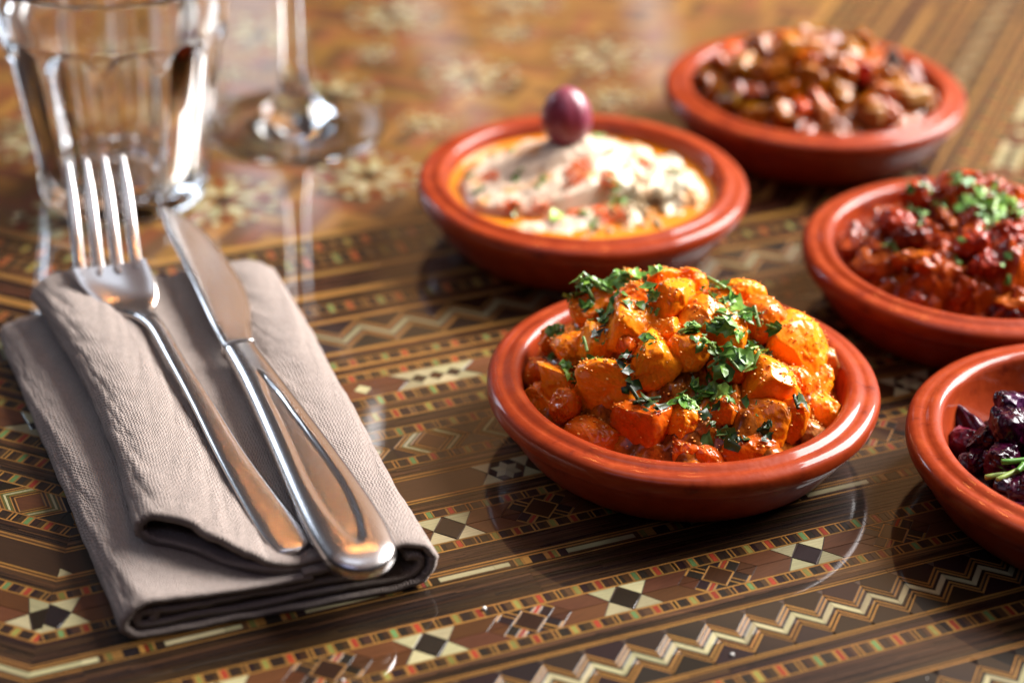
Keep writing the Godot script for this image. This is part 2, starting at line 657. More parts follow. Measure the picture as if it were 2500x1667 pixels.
func hexagon_row(side: int, v0: float, v1: float, s0: float, s1: float, at: float, period: float) -> void:
	var m := (v0 + v1) / 2.0
	var s := at + floorf((s0 - at) / period) * period
	var rings := [[5.2, 5.9, ORANGE], [5.95, 6.8, WALNUT], [6.85, 7.5, ORANGE], [7.55, 8.5, OLIVE * 0.5], [8.55, 9.6, PALE], [9.65, 10.4, OLIVE * 0.45], [10.45, 11.1, ORANGE], [11.15, 12.0, WALNUT * 1.4], [12.05, 12.7, ORANGE]]
	while s < s1:
		var f := Vector2(s, m)
		var r := 5.15
		piece(side, "brown_diamond", BURL, shift([Vector2(-r, 0), Vector2(0, -r), Vector2(r, 0), Vector2(0, r)], f), 0.3, "inlay", v0, v1)
		for q in [Vector2(1, 1), Vector2(-1, 1), Vector2(-1, -1), Vector2(1, -1)]:
			for k in rings:
				var a: float = k[0]
				var b: float = k[1]
				piece(side, "chevron_strip", k[2], shift([Vector2(a, 0) * q, Vector2(0, a) * q, Vector2(0, b) * q, Vector2(b, 0) * q], f), 2.35, "inlay", v0, v1)
			piece(side, "dark_triangle", DARK, shift([Vector2(12.75, 0) * q, Vector2(period / 2.0, 0.0) * q, Vector2(period / 2.0, 7.0) * q, Vector2(5.75, 7.0) * q], f), 0.3, "inlay", v0, v1)
		s += period

func star_plank(side: int, v0: float, v1: float, s0: float, s1: float, at: float) -> void:
	var m := (v0 + v1) / 2.0
	var h := (v1 - v0) / 2.0
	var s := at + floorf((s0 - at) / 72.0) * 72.0
	while s < s1:
		var f := Vector2(s, m)
		for k in 6:
			var t := PI / 3.0 * k
			var d0 := Vector2.from_angle(t) * 2.95
			var d1 := Vector2.from_angle(t + PI / 3.0) * 2.95
			piece(side, "star_tile", PALE, shift([Vector2.ZERO, d0, d0 + d1, d1], f), t, "inlay", v0, v1)
			var d2 := Vector2.from_angle(t + PI * 2.0 / 3.0) * 2.95
			piece(side, "dark_tile", DARK if k % 2 == 0 else WALNUT, shift([d1 * 1.01, d0 + d1, d1 * 2.0, d1 + d2], f), t, "inlay", v0, v1)
		for q in [Vector2(1, 1), Vector2(-1, 1), Vector2(-1, -1), Vector2(1, -1)]:
			piece(side, "pale_triangle", PALE, shift([Vector2(6.2, 0.2) * q, Vector2(9.9, h) * q, Vector2(3.2, h) * q], f), 0.2, "inlay", v0, v1)
		# smooth walnut field up to the next star
		piece(side, "wood_plank", WALNUT * 0.75, [f + Vector2(6.4, 0), f + Vector2(10.1, -h), f + Vector2(61.9, -h), f + Vector2(65.6, 0), f + Vector2(61.9, h), f + Vector2(10.1, h)], 0.0, "inlay", v0, v1)
		s += 72.0

func diamond_plank(side: int, v0: float, v1: float, s0: float, s1: float, at: float) -> void:
	var m := (v0 + v1) / 2.0
	var h := (v1 - v0) / 2.0
	var s := at + floorf((s0 - at) / 51.0) * 51.0
	while s < s1:
		var f := Vector2(s, m)
		var cols := [DARK * 1.5, BURL * 0.5, DARK * 1.5]
		for k in 3:
			var c := f + Vector2((k - 1) * 6.0, 0)
			piece(side, "dark_diamond", cols[k], [c + Vector2(-3, 0), c + Vector2(0, -2.7), c + Vector2(3, 0), c + Vector2(0, 2.7)], 0.8, "inlay", v0, v1)
		for k in 4:
			var c2 := f + Vector2((k - 1.5) * 6.0, 0)
			for y in [-1.0, 1.0]:
				piece(side, "pale_triangle", PALE, [c2 + Vector2(0, 0.1 * y), c2 + Vector2(3, 2.7 * y), c2 + Vector2(3.0 if k < 3 else 6.0, h * y), c2 + Vector2(-3.0 if k > 0 else -6.0, h * y), c2 + Vector2(-3, 2.7 * y)], 0.3, "inlay", v0, v1)
		var d := f + Vector2(-25.5, 0)
		piece(side, "pale_diamond", PALE, [d + Vector2(-2.9, 0), d + Vector2(0, -2.9), d + Vector2(2.9, 0), d + Vector2(0, 2.9)], 0.3, "inlay", v0, v1)
		for q in [Vector2(1, 1), Vector2(-1, 1), Vector2(-1, -1), Vector2(1, -1)]:
			piece(side, "burl_veneer", BURL * 1.2, shift([Vector2(2.95, 0) * q, Vector2(0, 2.95) * q, Vector2(0, h) * q, Vector2(10.4, h) * q, Vector2(15.5, 0) * q], d), 0.2, "inlay", v0, v1)
		s += 51.0

func bar_row(side: int, v0: float, v1: float, s0: float, s1: float, at: float) -> void:
	var s := at + floorf((s0 - at) / 39.4) * 39.4
	var cells := [["line_inlay", 16.8, PALE], ["line_inlay", 4.7, PALE], ["dark_bead", 1.5, WALNUT], ["light_sliver", 0.6, ORANGE], ["green_bead", 1.6, OLIVE * 0.6], ["light_sliver", 0.6, ORANGE], ["light_bead", 2.2, ORANGE * 0.9], ["dark_bead", 4.4, DARK], ["light_bead", 1.5, ORANGE], ["red_bead", 1.1, RED * 0.6], ["green_bead", 1.2, OLIVE * 0.6], ["light_sliver", 0.6, ORANGE], ["dark_bead", 2.6, DARK]]
	while s < s1:
		var x := s
		for c in cells:
			var thin := 0.75 if c[1] > 4.6 else 0.0
			piece(side, c[0], c[2], rect(x, x + c[1], v0 + thin, v1 - thin), 0.0, "inlay", v0, v1)
			if thin > 0.0:
				piece(side, "line_inlay", WALNUT, rect(x, x + c[1], v0, v0 + thin), 0.0, "inlay", v0, v1)
				piece(side, "line_inlay", WALNUT, rect(x, x + c[1], v1 - thin, v1), 0.0, "inlay", v0, v1)
			x += c[1]
		s += 39.4

func border(side: int, s0: float, s1: float) -> void:
	var o := -MID_S
	if side == -1:
		o = -233.0                                  # the left border starts its repeats at the mitre
	zigzag_row(side, 345.0, 367.5, s0, s1, 6.0 + o, 357.0, 3.05, 6.1)
	line_row(side, 367.5, 368.2, s0, s1)
	line_row(side, 368.2, 368.7, s0, s1, DARK)
	line_row(side, 368.7, 369.4, s0, s1)
	plank_row(side, 369.4, 379.6, s0, s1)
	bead_row(side, 379.6, 385.3, s0, s1, 266.0 + o)
	plank_row(side, 385.3, 388.9, s0, s1, WALNUT * 0.8)
	line_row(side, 388.9, 389.6, s0, s1)
	line_row(side, 389.6, 390.0, s0, s1, DARK)
	line_row(side, 390.0, 390.7, s0, s1)
	zigzag_row(side, 390.7, 410.2, s0, s1, 203.0 + o, 399.9, 3.05, 6.1)
	line_row(side, 410.2, 410.8, s0, s1)
	line_row(side, 410.8, 411.2, s0, s1, DARK)
	line_row(side, 411.2, 411.8, s0, s1)
	line_row(side, 411.8, 412.2, s0, s1, WALNUT)
	plank_row(side, 412.2, 416.4, s0, s1, WALNUT * 1.5)
	bead_row(side, 416.4, 421.0, s0, s1, 211.0 + o)
	lozenge_row(side, 421.0, 432.4, s0, s1, 224.0 + o)
	bead_row(side, 432.4, 437.5, s0, s1, 219.0 + o)
	plank_row(side, 437.5, 450.4, s0, s1, WALNUT)
	line_row(side, 450.4, 451.0, s0, s1)
	line_row(side, 451.0, 451.5, s0, s1, DARK)
	bar_row(side, 451.5, 455.0, s0, s1, 178.8 + o)
	line_row(side, 455.0, 455.6, s0, s1)
	line_row(side, 455.6, 456.3, s0, s1, WALNUT)
	line_row(side, 456.3, 456.9, s0, s1)
	plank_row(side, 456.9, 465.4, s0, s1, WALNUT)
	bead_row(side, 465.4, 469.9, s0, s1, 190.0 + o)
	lozenge_row(side, 469.9, 482.2, s0, s1, 191.0 + o)
	bead_row(side, 482.2, 486.7, s0, s1, 194.0 + o)
	plank_row(side, 486.7, 491.4, s0, s1, WALNUT * 1.6)
	line_row(side, 491.4, 492.1, s0, s1)
	line_row(side, 492.1, 492.7, s0, s1, WALNUT)
	line_row(side, 492.7, 493.5, s0, s1)
	star_plank(side, 493.5, 504.2, s0, s1, 218.6 + o)
	line_row(side, 504.2, 504.9, s0, s1)
	line_row(side, 504.9, 505.6, s0, s1, WALNUT)
	line_row(side, 505.6, 506.5, s0, s1)
	plank_row(side, 506.5, 511.4, s0, s1, WALNUT * 1.6)
	bead_row(side, 511.4, 516.3, s0, s1, 200.0 + o)
	hexagon_row(side, 516.3, 528.4, s0, s1, 203.4 + o, 26.4)
	bead_row(side, 528.4, 533.6, s0, s1, 202.0 + o)
	plank_row(side, 533.6, 538.9, s0, s1, WALNUT * 1.4)
	bead_row(side, 538.9, 544.6, s0, s1, 198.0 + o)
	plank_row(side, 544.6, 548.2, s0, s1, WALNUT * 1.4)
	bead_row(side, 548.2, 554.2, s0, s1, 203.0 + o)
	diamond_plank(side, 554.2, 564.5, s0, s1, 219.3 + o)
	bead_row(side, 564.5, 569.3, s0, s1, 210.0 + o)
	line_row(side, 569.3, 570.1, s0, s1)
	plank_row(side, 570.1, 573.4, s0, s1, BURL)
	line_row(side, 573.4, 574.2, s0, s1)
	bead_row(side, 574.2, 579.2, s0, s1, 214.0 + o)
	plank_row(side, 579.2, 583.0, s0, s1, BURL)
	line_row(side, 583.0, 585.3, s0, s1, ORANGE * 0.8)
	zigzag_row(side, 585.3, 604.8, s0, s1, 207.0 + o, 595.0, 4.0, 8.5, true)
	line_row(side, 604.8, 607.2, s0, s1, ORANGE * 0.9)
	plank_row(side, 607.2, 611.2, s0, s1, BURL)
	bead_row(side, 611.2, 617.8, s0, s1, 208.0 + o)
	plank_row(side, 617.8, 622.4, s0, s1, BURL * 0.9)
	line_row(side, 622.4, 626.6, s0, s1, ORANGE * 0.8)
	plank_row(side, 626.6, 638.0, s0, s1, BURL * 1.1)
	line_row(side, 638.0, 641.6, s0, s1, ORANGE * 0.85)
	plank_row(side, 641.6, 645.2, s0, s1, BURL)
	bead_row(side, 645.2, 653.6, s0, s1, 222.0 + o)
	plank_row(side, 653.6, 657.0, s0, s1, BURL)
	bead_row(side, 657.0, 663.6, s0, s1, 230.0 + o)
	plank_row(side, 663.6, 666.8, s0, s1, WALNUT)
	line_row(side, 666.8, 671.0, s0, s1, ORANGE)

func rosette(s: float, v: float, big: float) -> void:
	var f := Vector2(s - MID_S, v)
	for k in 8:
		var t := TAU * k / 8.0 + 0.2
		var d := Vector2.from_angle(t)
		var l := Vector2.from_angle(t - 0.30)
		var r := Vector2.from_angle(t + 0.30)
		piece(9, "rosette_petal", PALE * 0.9, shift([d * 4.2 * big, l * 10.0 * big, d * 16.0 * big, r * 10.0 * big], f), t, "inlay", 0.0, 1.0, 0.00022)
		var g := Vector2.from_angle(t + PI / 8.0)
		for e in [-0.16, 0.16]:
			var o1 := Vector2.from_angle(t + e)
			piece(9, "rosette_petal", PALE * 0.9, shift([o1 * 17.2 * big, o1.rotated(0.10) * 19.6 * big, o1 * 22.0 * big, o1.rotated(-0.10) * 19.6 * big], f), t, "inlay", 0.0, 1.0, 0.00022)
		piece(9, "rosette_accent", BURL * 2.0 if k % 2 == 0 else RED * 0.5, shift([g * 12.5 * big, (g.rotated(0.17)) * 18.5 * big, (g.rotated(-0.17)) * 18.5 * big], f), t, "inlay", 0.0, 1.0, 0.00022)
	var hex := []
	for k in 8:
		hex.append(Vector2.from_angle(TAU * k / 8.0) * 3.4 * big)
	piece(9, "rosette_accent", DARK * 2.0, shift(hex, f), 0.0, "inlay", 0.0, 1.0, 0.00022)

func _table() -> void:
	cam_t = get_node("camera").transform
	var a := deg_to_rad(HEADING)
	var mid := (Vector3(cos(a), 0, -sin(a)) * MID_S + Vector3(-sin(a), 0, -cos(a)) * MID_V) * 0.001
	for side in [-1, 0, 1]:
		border(side, -260.0, 260.0 if side < 1 else 420.0)
	# the field: honey coloured strips laid crosswise, rosettes of pale wood on them
	for i in range(-19, 20):
		for j in range(-19, 20):
			var w := 21.0
			var c := Vector2((i - j) * w * 0.7071, MID_V + (i + j) * w * 0.7071)
			var x := Vector2(0.7071, 0.7071) * w / 2.0
			var y := Vector2(-0.7071, 0.7071) * w / 2.0
			var along := (i % 3 == 0) or (j % 3 == 0)
			for k in 3:
				var f0 := -1.0 + 2.0 * k / 3.0
				var f1 := -1.0 + 2.0 * (k + 1) / 3.0
				var shade: Color = [ORANGE * 0.75, BURL * 2.0, ORANGE * 0.6][posmod(i + j * 2 + k, 3)]
				if along and k == 1:
					shade = WALNUT * 1.7
				if (i + j) % 2 == 0:
					piece(9, "field_strip", shade, [c + x * f0 - y, c + x * f1 - y, c + x * f1 + y, c + x * f0 + y], PI / 4, "inlay")
				else:
					piece(9, "field_strip", shade, [c - x + y * f0, c + x + y * f0, c + x + y * f1, c - x + y * f1], PI * 0.75, "inlay")
	for q in [[250, 710.6, 1.0], [191, 709, 1.0], [309, 711, 1.0], [132, 711, 1.0], [325.5, 790.8, 1.0], [388.7, 792.6, 1.0], [262, 791, 1.0], [200, 791, 1.0], [137, 790, 1.0], [318.6, 868.6, 1.0], [255, 869, 1.0], [192, 869, 1.0], [382, 869, 1.0], [289.3, 750.6, 0.55], [361, 831.5, 0.55], [373, 747, 0.6], [222, 750, 0.55], [296, 830, 0.5], [228, 831, 0.55]]:
		rosette(q[0], q[1], q[2])
	var root := thing("table", Vector3.ZERO, "octagonal table of lacquered brown marquetry under the bowls, napkin and glasses", "table")
	# the board below the inlay
	var st := SurfaceTool.new()
	st.begin(Mesh.PRIMITIVE_TRIANGLES)
	var ring := []
	for k in 8:
		ring.append(Vector3(0.58, 0, 0).rotated(Vector3.UP, a + PI / 8.0 + PI / 4.0 * k) + mid)
	for lv in [[-0.0002, 0.0, Vector3.UP], [-0.028, 0.0, Vector3.DOWN]]:
		for k in 8:
			var p: Vector3 = ring[k]
			var q2: Vector3 = ring[(k + 1) % 8]
			var tri_pts := [mid, q2, p] if lv[2] == Vector3.UP else [mid, p, q2]
			for w in tri_pts:
				st.set_normal(lv[2])
				st.add_vertex(Vector3(w.x, lv[0], w.z))
	for k in 8:
		var p: Vector3 = ring[k]
		var q2: Vector3 = ring[(k + 1) % 8]
		var nr := ((p + q2) / 2.0 - mid).normalized()
		for w in [[p, -0.0002], [q2, -0.0002], [q2, -0.028], [p, -0.0002], [q2, -0.028], [p, -0.028]]:
			st.set_normal(nr)
			st.add_vertex(Vector3(w[0].x, w[1], w[0].z))
	put("table_board", st.commit(), mats.board, root)
	for kind in pieces:
		var list: Array = pieces[kind]
		list.sort_custom(func(p, q): return p[0] > q[0])
		var most := 0 if kind == "light_sliver" else 290
		var rest := {}
		for i in list.size():
			var e: Array = list[i]
			if i < most:
				var c := Vector3.ZERO
				for w in e[1]:
					c += w
				c /= (e[1] as Array).size()
				var s := SurfaceTool.new()
				s.begin(Mesh.PRIMITIVE_TRIANGLES)
				add_piece(s, e, c)
				var o := put(kind, s.commit(), mats[e[4]], root)
				o.position = c
			else:
				if not rest.has(e[4]):
					rest[e[4]] = SurfaceTool.new()
					rest[e[4]].begin(Mesh.PRIMITIVE_TRIANGLES)
				add_piece(rest[e[4]], e, Vector3.ZERO)
		for m in rest:
			var o := put("small_" + kind + "_inlay", rest[m].commit(), mats[m], root)
			o.set_meta("kind", "stuff")
	pieces.clear()

# ---------------------------------------------------------------- bowls
const BOWL_AT := [Vector3(0.0526, 0, -0.5642), Vector3(0.0243, 0, -0.7048), Vector3(0.1192, 0, -0.7977), Vector3(0.1595, 0, -0.6546), Vector3(0.1774, 0, -0.5328)]

func _bowls() -> void:
	var prof := []
	for p in [[0, 1.0], [38, 1.0], [42, 0.4], [45.6, 0.3], [47.4, 1.2], [50.5, 4.4], [53.4, 8.6], [55.5, 12.4], [56.6, 15.0], [56.9, 15.7], [57.4, 15.9], [58.9, 16.5], [60.0, 18.2], [60.3, 20.2], [59.9, 22.0], [58.6, 23.1], [57.0, 23.55], [55.7, 23.55], [54.8, 23.75], [53.9, 24.15], [52.7, 24.5], [51.3, 24.3], [50.2, 23.6], [49.5, 22.4], [48.9, 19.0], [47.8, 14.5], [45.4, 9.5], [41.5, 5.8], [36.0, 4.2], [25.0, 3.6], [0, 3.5]]:
		prof.append(Vector2(p[0], p[1]) * 0.001)
	var smooth := curve2(prof, 4)
	var said := [
		"front terracotta bowl heaped with orange carrot chunks and chopped parsley",
		"terracotta bowl filled with cream coloured dip topped by a purple olive",
		"terracotta bowl farthest back holding brown vegetable stew",
		"terracotta bowl of dark red tomato salad behind the beetroot bowl",
		"terracotta bowl at the right edge holding dark purple beetroot"]
	for k in 5:
		var n := put("terracotta_bowl", lathe(smooth, 128, 0.006, k * 3.7), mats.clay)
		n.position = BOWL_AT[k]
		n.rotation.y = k * 1.3
		tag(n, said[k], "bowl", "glazed terracotta bowls of small dishes")

# ---------------------------------------------------------------- lumps of food
var sphere_dirs := {}

# unit cube-sphere with shared edges: [directions, indices]
func cube_sphere(n: int) -> Array:
	if sphere_dirs.has(n):
		return sphere_dirs[n]
	var dirs := PackedVector3Array()
	var idx := PackedInt32Array()
	var known := {}
	var axes := [[Vector3.RIGHT, Vector3.UP, Vector3.BACK], [Vector3.LEFT, Vector3.UP, Vector3.FORWARD], [Vector3.UP, Vector3.BACK, Vector3.RIGHT], [Vector3.DOWN, Vector3.FORWARD, Vector3.RIGHT], [Vector3.BACK, Vector3.UP, Vector3.LEFT], [Vector3.FORWARD, Vector3.UP, Vector3.RIGHT]]
	for f in axes:
		var ids := []
		for i in n + 1:
			for j in n + 1:
				var a := tan((2.0 * i / n - 1.0) * PI / 4.0)
				var b := tan((2.0 * j / n - 1.0) * PI / 4.0)
				var d: Vector3 = (f[0] + f[1] * a + f[2] * b).normalized()
				var key := Vector3i(roundi(d.x * 5000), roundi(d.y * 5000), roundi(d.z * 5000))
				if not known.has(key):
					known[key] = dirs.size()
					dirs.append(d)
				ids.append(known[key])
		for i in n:
			for j in n:
				var p: int = ids[i * (n + 1) + j]
				var q: int = ids[(i + 1) * (n + 1) + j]
				var r: int = ids[(i + 1) * (n + 1) + j + 1]
				var s: int = ids[i * (n + 1) + j + 1]
				for t in [[p, q, r], [p, r, s]]:
					var u := (dirs[t[1]] - dirs[t[0]]).cross(dirs[t[2]] - dirs[t[0]])
					if u.dot(dirs[t[0]]) > 0.0:
						idx.append_array([t[0], t[2], t[1]])
					else:
						idx.append_array([t[0], t[1], t[2]])
	sphere_dirs[n] = [dirs, idx]
	return sphere_dirs[n]

# an irregular cut lump: half sizes in metres, squareness p, roughness in metres, colours ca (body) and cb (patches)
func lump(half: Vector3, p: float, rough: float, cuts: int, ca: Color, cb: Color, n := 14, turn := Basis(), freq := 260.0) -> Array:
	var ds := cube_sphere(n)
	var dirs: PackedVector3Array = ds[0]
	var v := PackedVector3Array()
	var col := PackedColorArray()
	var planes := []
	for k in cuts:
		var nr := Vector3(rng.randf_range(-1, 1), rng.randf_range(-0.7, 1), rng.randf_range(-1, 1)).normalized()
		planes.append([nr, rng.randf_range(0.55, 0.92) * (absf(nr.x) * half.x + absf(nr.y) * half.y + absf(nr.z) * half.z) * 0.72])
	var o := Vector3(rng.randf(), rng.randf(), rng.randf()) * 10.0
	var bend := Vector3(rng.randf_range(-1, 1), rng.randf_range(-1, 1), rng.randf_range(-1, 1)) * 0.10
	for d in dirs:
		var r := pow(pow(absf(d.x), p) + pow(absf(d.y), p) + pow(absf(d.z), p), -1.0 / p)
		var q := d * r
		q = Vector3(q.x * (1.0 + bend.x * q.y), q.y * (1.0 + bend.y * q.z), q.z * (1.0 + bend.z * q.x)) * half
		for c in planes:
			var e: float = (c[0] as Vector3).dot(q) - c[1]
			if e > 0.0:
				q -= c[0] * e * 0.9
		var w := turn * q
		var n1 := noise.get_noise_3dv(w * 75.0 + o)
		var n2 := noise.get_noise_3dv(w * freq + o * 3.0)
		var crust := clampf(noise.get_noise_3dv(w * 110.0 - o) * 2.2 + 0.15, 0.0, 1.0)
		w += d * 0.0 + (turn * d) * (n1 * rough * 1.3 + n2 * rough * (0.35 + 1.1 * crust))
		v.append(w)
		var m := clampf(0.30 + n1 * 0.9 + crust * 0.45 + n2 * 0.5, 0.0, 1.0)
		col.append(ca.lerp(cb, m))
	return [v, ds[1], col]

func raise(bowl: int, at: Vector3, v: PackedVector3Array) -> void:
	# keeps the highest point over each half millimetre of the bowl
	if not tops.has(bowl):
		var a := PackedFloat32Array()
		a.resize(240 * 240)
		a.fill(0.004)
		tops[bowl] = a
	var t: PackedFloat32Array = tops[bowl]
	for q in v:
		var w := q + at
		var ix := int(w.x * 2000.0 + 120.0)
		var iz := int(w.z * 2000.0 + 120.0)
		if ix < 1 or iz < 1 or ix > 238 or iz > 238:
			continue
		for dx in [-1, 0, 1]:
			for dz in [-1, 0, 1]:
				var k: int = (iz + dz) * 240 + ix + dx
				if w.y > t[k]:
					t[k] = w.y
	tops[bowl] = t

func top_at(bowl: int, x: float, z: float) -> float:
	var t: PackedFloat32Array = tops[bowl]
	var ix := clampi(int(x * 2000.0 + 120.0), 1, 238)
	var iz := clampi(int(z * 2000.0 + 120.0), 1, 238)
	return t[iz * 240 + ix]

func slope_at(bowl: int, x: float, z: float) -> Vector3:
	var e := 0.0018
	var dx := clampf((top_at(bowl, x + e, z) - top_at(bowl, x - e, z)) / (2.0 * e), -1.4, 1.4)
	var dz := clampf((top_at(bowl, x, z + e) - top_at(bowl, x, z - e)) / (2.0 * e), -1.4, 1.4)
	return Vector3(-dx, 1.0, -dz).normalized()

func chunk(bowl: int, called: String, at: Vector3, l: Array, mat: Material, label: String, category: String, group: String) -> MeshInstance3D:
	var v: PackedVector3Array = l[0]
	var m := put(called, arr_mesh(v, smooth_normals(v, l[1]), l[1], PackedVector2Array(), l[2]), mat)
	m.position = BOWL_AT[bowl] + at
	tag(m, label, category, group)
	raise(bowl, at, v)
	return m

# a mound of sauce that fills the bowl between the pieces
func mound(bowl: int, called: String, edge: float, low: float, top: float, lumpy: float, off: Vector2, ca: Color, cb: Color, mat: Material, label: String, freq := 160.0) -> void:
	var nr := 56
	var na := 160
	var fn := func(i: int, j: int) -> Vector3:
		var a := TAU * i / na
		var r := edge * pow(float(j) / (nr - 1), 0.8)
		var x := cos(a) * r
		var z := sin(a) * r
		var q := Vector2(x, z) - off
		var k := maxf(0.0, 1.0 - q.length_squared() / (edge * edge))
		var y := low + (top - low) * k
		var e := smoothstep(1.0, 0.9, r / edge)
		y += lumpy * e * (noise.get_noise_3d(x * 60.0, bowl * 9.0, z * 60.0) * 1.6 + 0.8 * noise.get_noise_3d(x * freq, 3.0 + bowl, z * freq))
		return Vector3(x, y, z)
	var cf := func(i: int, j: int) -> Color:
		var a := TAU * i / na
		var r := edge * pow(float(j) / (nr - 1), 0.8)
		return ca.lerp(cb, clampf(0.5 + noise.get_noise_3d(cos(a) * r * 120.0, 5.0 + bowl, sin(a) * r * 120.0) * 1.6, 0, 1))
	var m := grid_mesh(na, nr, fn, true, false, false, null, cf)
	var o := put(called, m, mat)
	o.position = BOWL_AT[bowl]
	tag(o, label, called.replace("_", " "))
	raise(bowl, Vector3.ZERO, m.surface_get_arrays(0)[Mesh.ARRAY_VERTEX])

# one piece of a chopped leaf: a jagged, folded blade
func leaf_mesh(size: float, slim: float, col: Color) -> ArrayMesh:
	var n := rng.randi_range(5, 8)
	var fold := rng.randf_range(-0.7, 0.7)
	var curl := rng.randf_range(-0.9, 0.9)
	var v := PackedVector3Array()
	var c := PackedColorArray()
	var idx := PackedInt32Array()
	var tips := []
	for k in n:
		var a := TAU * (k + rng.randf_range(-0.32, 0.32)) / n
		var q: Vector2 = Vector2(cos(a), sin(a) * slim) * (rng.randf_range(0.85, 1.25) if k % 2 == 0 else rng.randf_range(0.5, 0.95))
		tips.append(q)
	# a blade of a few facets: mid rib, inner ring, straight cut edges
	v.append(Vector3.ZERO)
	c.append(col * 1.15)
	for ring in 2:
		for k in n:
			var q: Vector2 = tips[k] * (0.5 if ring == 0 else 1.0)
			v.append(Vector3(q.x, fold * absf(q.y) * 0.7 + curl * q.x * q.x * 0.4 + rng.randf_range(-0.16, 0.16), q.y) * size)
			var w := rng.randf_range(0.8, 1.2)
			c.append(Color(col.r * w, col.g * w, col.b * w))
	for k in n:
		var k2 := (k + 1) % n
		idx.append_array([0, 1 + k, 1 + k2])
		idx.append_array([1 + k, 1 + n + k, 1 + n + k2, 1 + k, 1 + n + k2, 1 + k2])
	return arr_mesh(v, smooth_normals(v, idx), idx, PackedVector2Array(), c)

# a short cut stem
func stem_mesh(length: float, r: float, col: Color) -> ArrayMesh:
	var bow := rng.randf_range(-0.25, 0.25)
	var fn := func(i: int, j: int) -> Vector3:
		var a := TAU * i / 8.0
		if j == 0 or j == 7:
			var e := -0.5 if j == 0 else 0.5
			return Vector3(e * length, bow * length * 0.25, 0)
		var t := (j - 1) / 5.0 - 0.5
		return Vector3(t * length, bow * length * t * t * 4.0 * 0.25 + cos(a) * r, sin(a) * r)
	var cf := func(_i: int, j: int) -> Color:
		return col * (1.25 if j == 0 or j == 7 else 1.0)
	return grid_mesh(8, 8, fn, true, false, true, null, cf)

func herb_col(dark: float) -> Color:
	var k := rng.randf()
	var a := Color(0.05, 0.15, 0.016)
	var b := Color(0.26, 0.45, 0.07)
	var c := a.lerp(b, k * k)
	return Color(c.r * dark, c.g * dark, c.b * dark)

func herbs(bowl: int, count: int, at: Vector2, spread: Vector2, size: Vector2, dark: float, label: String, group: String, called := "parsley_leaf") -> void:
	for k in count:
		var x := (at.x + rng.randfn(0, 0.55) * spread.x) * 0.001
		var z := (at.y + rng.randfn(0, 0.55) * spread.y) * 0.001
		if Vector2(x, z).length() > 0.046:
			continue
		var up := slope_at(bowl, x, z)
		up = (up + Vector3(rng.randfn(0, 0.28), 0.15, rng.randfn(0, 0.28))).normalized()
		var b := Basis(Quaternion(Vector3.UP, up)) * Basis(Vector3.UP, rng.randf() * TAU)
		var s := rng.randf_range(size.x, size.y) * 0.001
		var stem := rng.randf() < 0.10
		var mesh: ArrayMesh
		if stem:
			mesh = stem_mesh(s * 2.2, s * 0.22, Color(0.22, 0.34, 0.08) * dark)
		else:
			mesh = leaf_mesh(s, rng.randf_range(0.42, 0.95), herb_col(dark))
		var o := put("parsley_sprig" if stem else called, mesh, mats.leaf)
		var y := top_at(bowl, x, z) + rng.randf_range(0.0003, 0.0009)
		o.transform = Transform3D(b, BOWL_AT[bowl] + Vector3(x, y, z))
		tag(o, label.replace("KIND", "stem piece" if stem else "leaf piece"), "parsley", group)
		if rng.randf() < 0.6:
			var t: PackedFloat32Array = tops[bowl]
			var ix := clampi(int(x * 2000.0 + 120.0), 3, 236)
			var iz := clampi(int(z * 2000.0 + 120.0), 3, 236)
			for dx in range(-2, 3):
				for dz in range(-2, 3):
					t[(iz + dz) * 240 + ix + dx] = maxf(t[(iz + dz) * 240 + ix + dx], y + 0.0004)
			tops[bowl] = t

func grains(bowl: int, called: String, spots: Array, count: int, spread: float, size: Vector2, ca: Color, cb: Color, label: String, mat: Material, lift := 0.0) -> void:
	var l := lump(Vector3.ONE, 2.4, 0.28, 0, Color.WHITE, Color.WHITE, 4, Basis(), 1.2)
	var v: PackedVector3Array = l[0]
	var mesh := arr_mesh(v, smooth_normals(v, l[1]), l[1])
	var mm := MultiMesh.new()
	mm.transform_format = MultiMesh.TRANSFORM_3D
	mm.use_colors = true
	mm.mesh = mesh
	mm.instance_count = spots.size() * count
	var k := 0
	for s in spots:
		for c in count:
			var x: float = (s[0] + rng.randfn(0, 0.5) * spread) * 0.001
			var z: float = (s[1] + rng.randfn(0, 0.5) * spread) * 0.001
			var r := rng.randf_range(size.x, size.y) * 0.001
			var y := top_at(bowl, x, z) + r * lift
			if Vector2(x, z).length() > 0.0475:
				x *= 0.5
				z *= 0.5
				y = top_at(bowl, x, z) - r
			var b := Basis.from_euler(Vector3(rng.randf(), rng.randf(), rng.randf()) * TAU).scaled(Vector3(r, r * rng.randf_range(0.5, 1.0), r * rng.randf_range(0.6, 1.2)))
			mm.set_instance_transform(k, Transform3D(b, Vector3(x, y, z)))
			mm.set_instance_color(k, ca.lerp(cb, rng.randf()))
			k += 1
	var o := MultiMeshInstance3D.new()
	o.name = called
	o.multimesh = mm
	o.material_override = mat
	o.position = BOWL_AT[bowl]
	add_child(o, true)
	tag(o, label, called.replace("_", " "))
	o.set_meta("kind", "stuff")

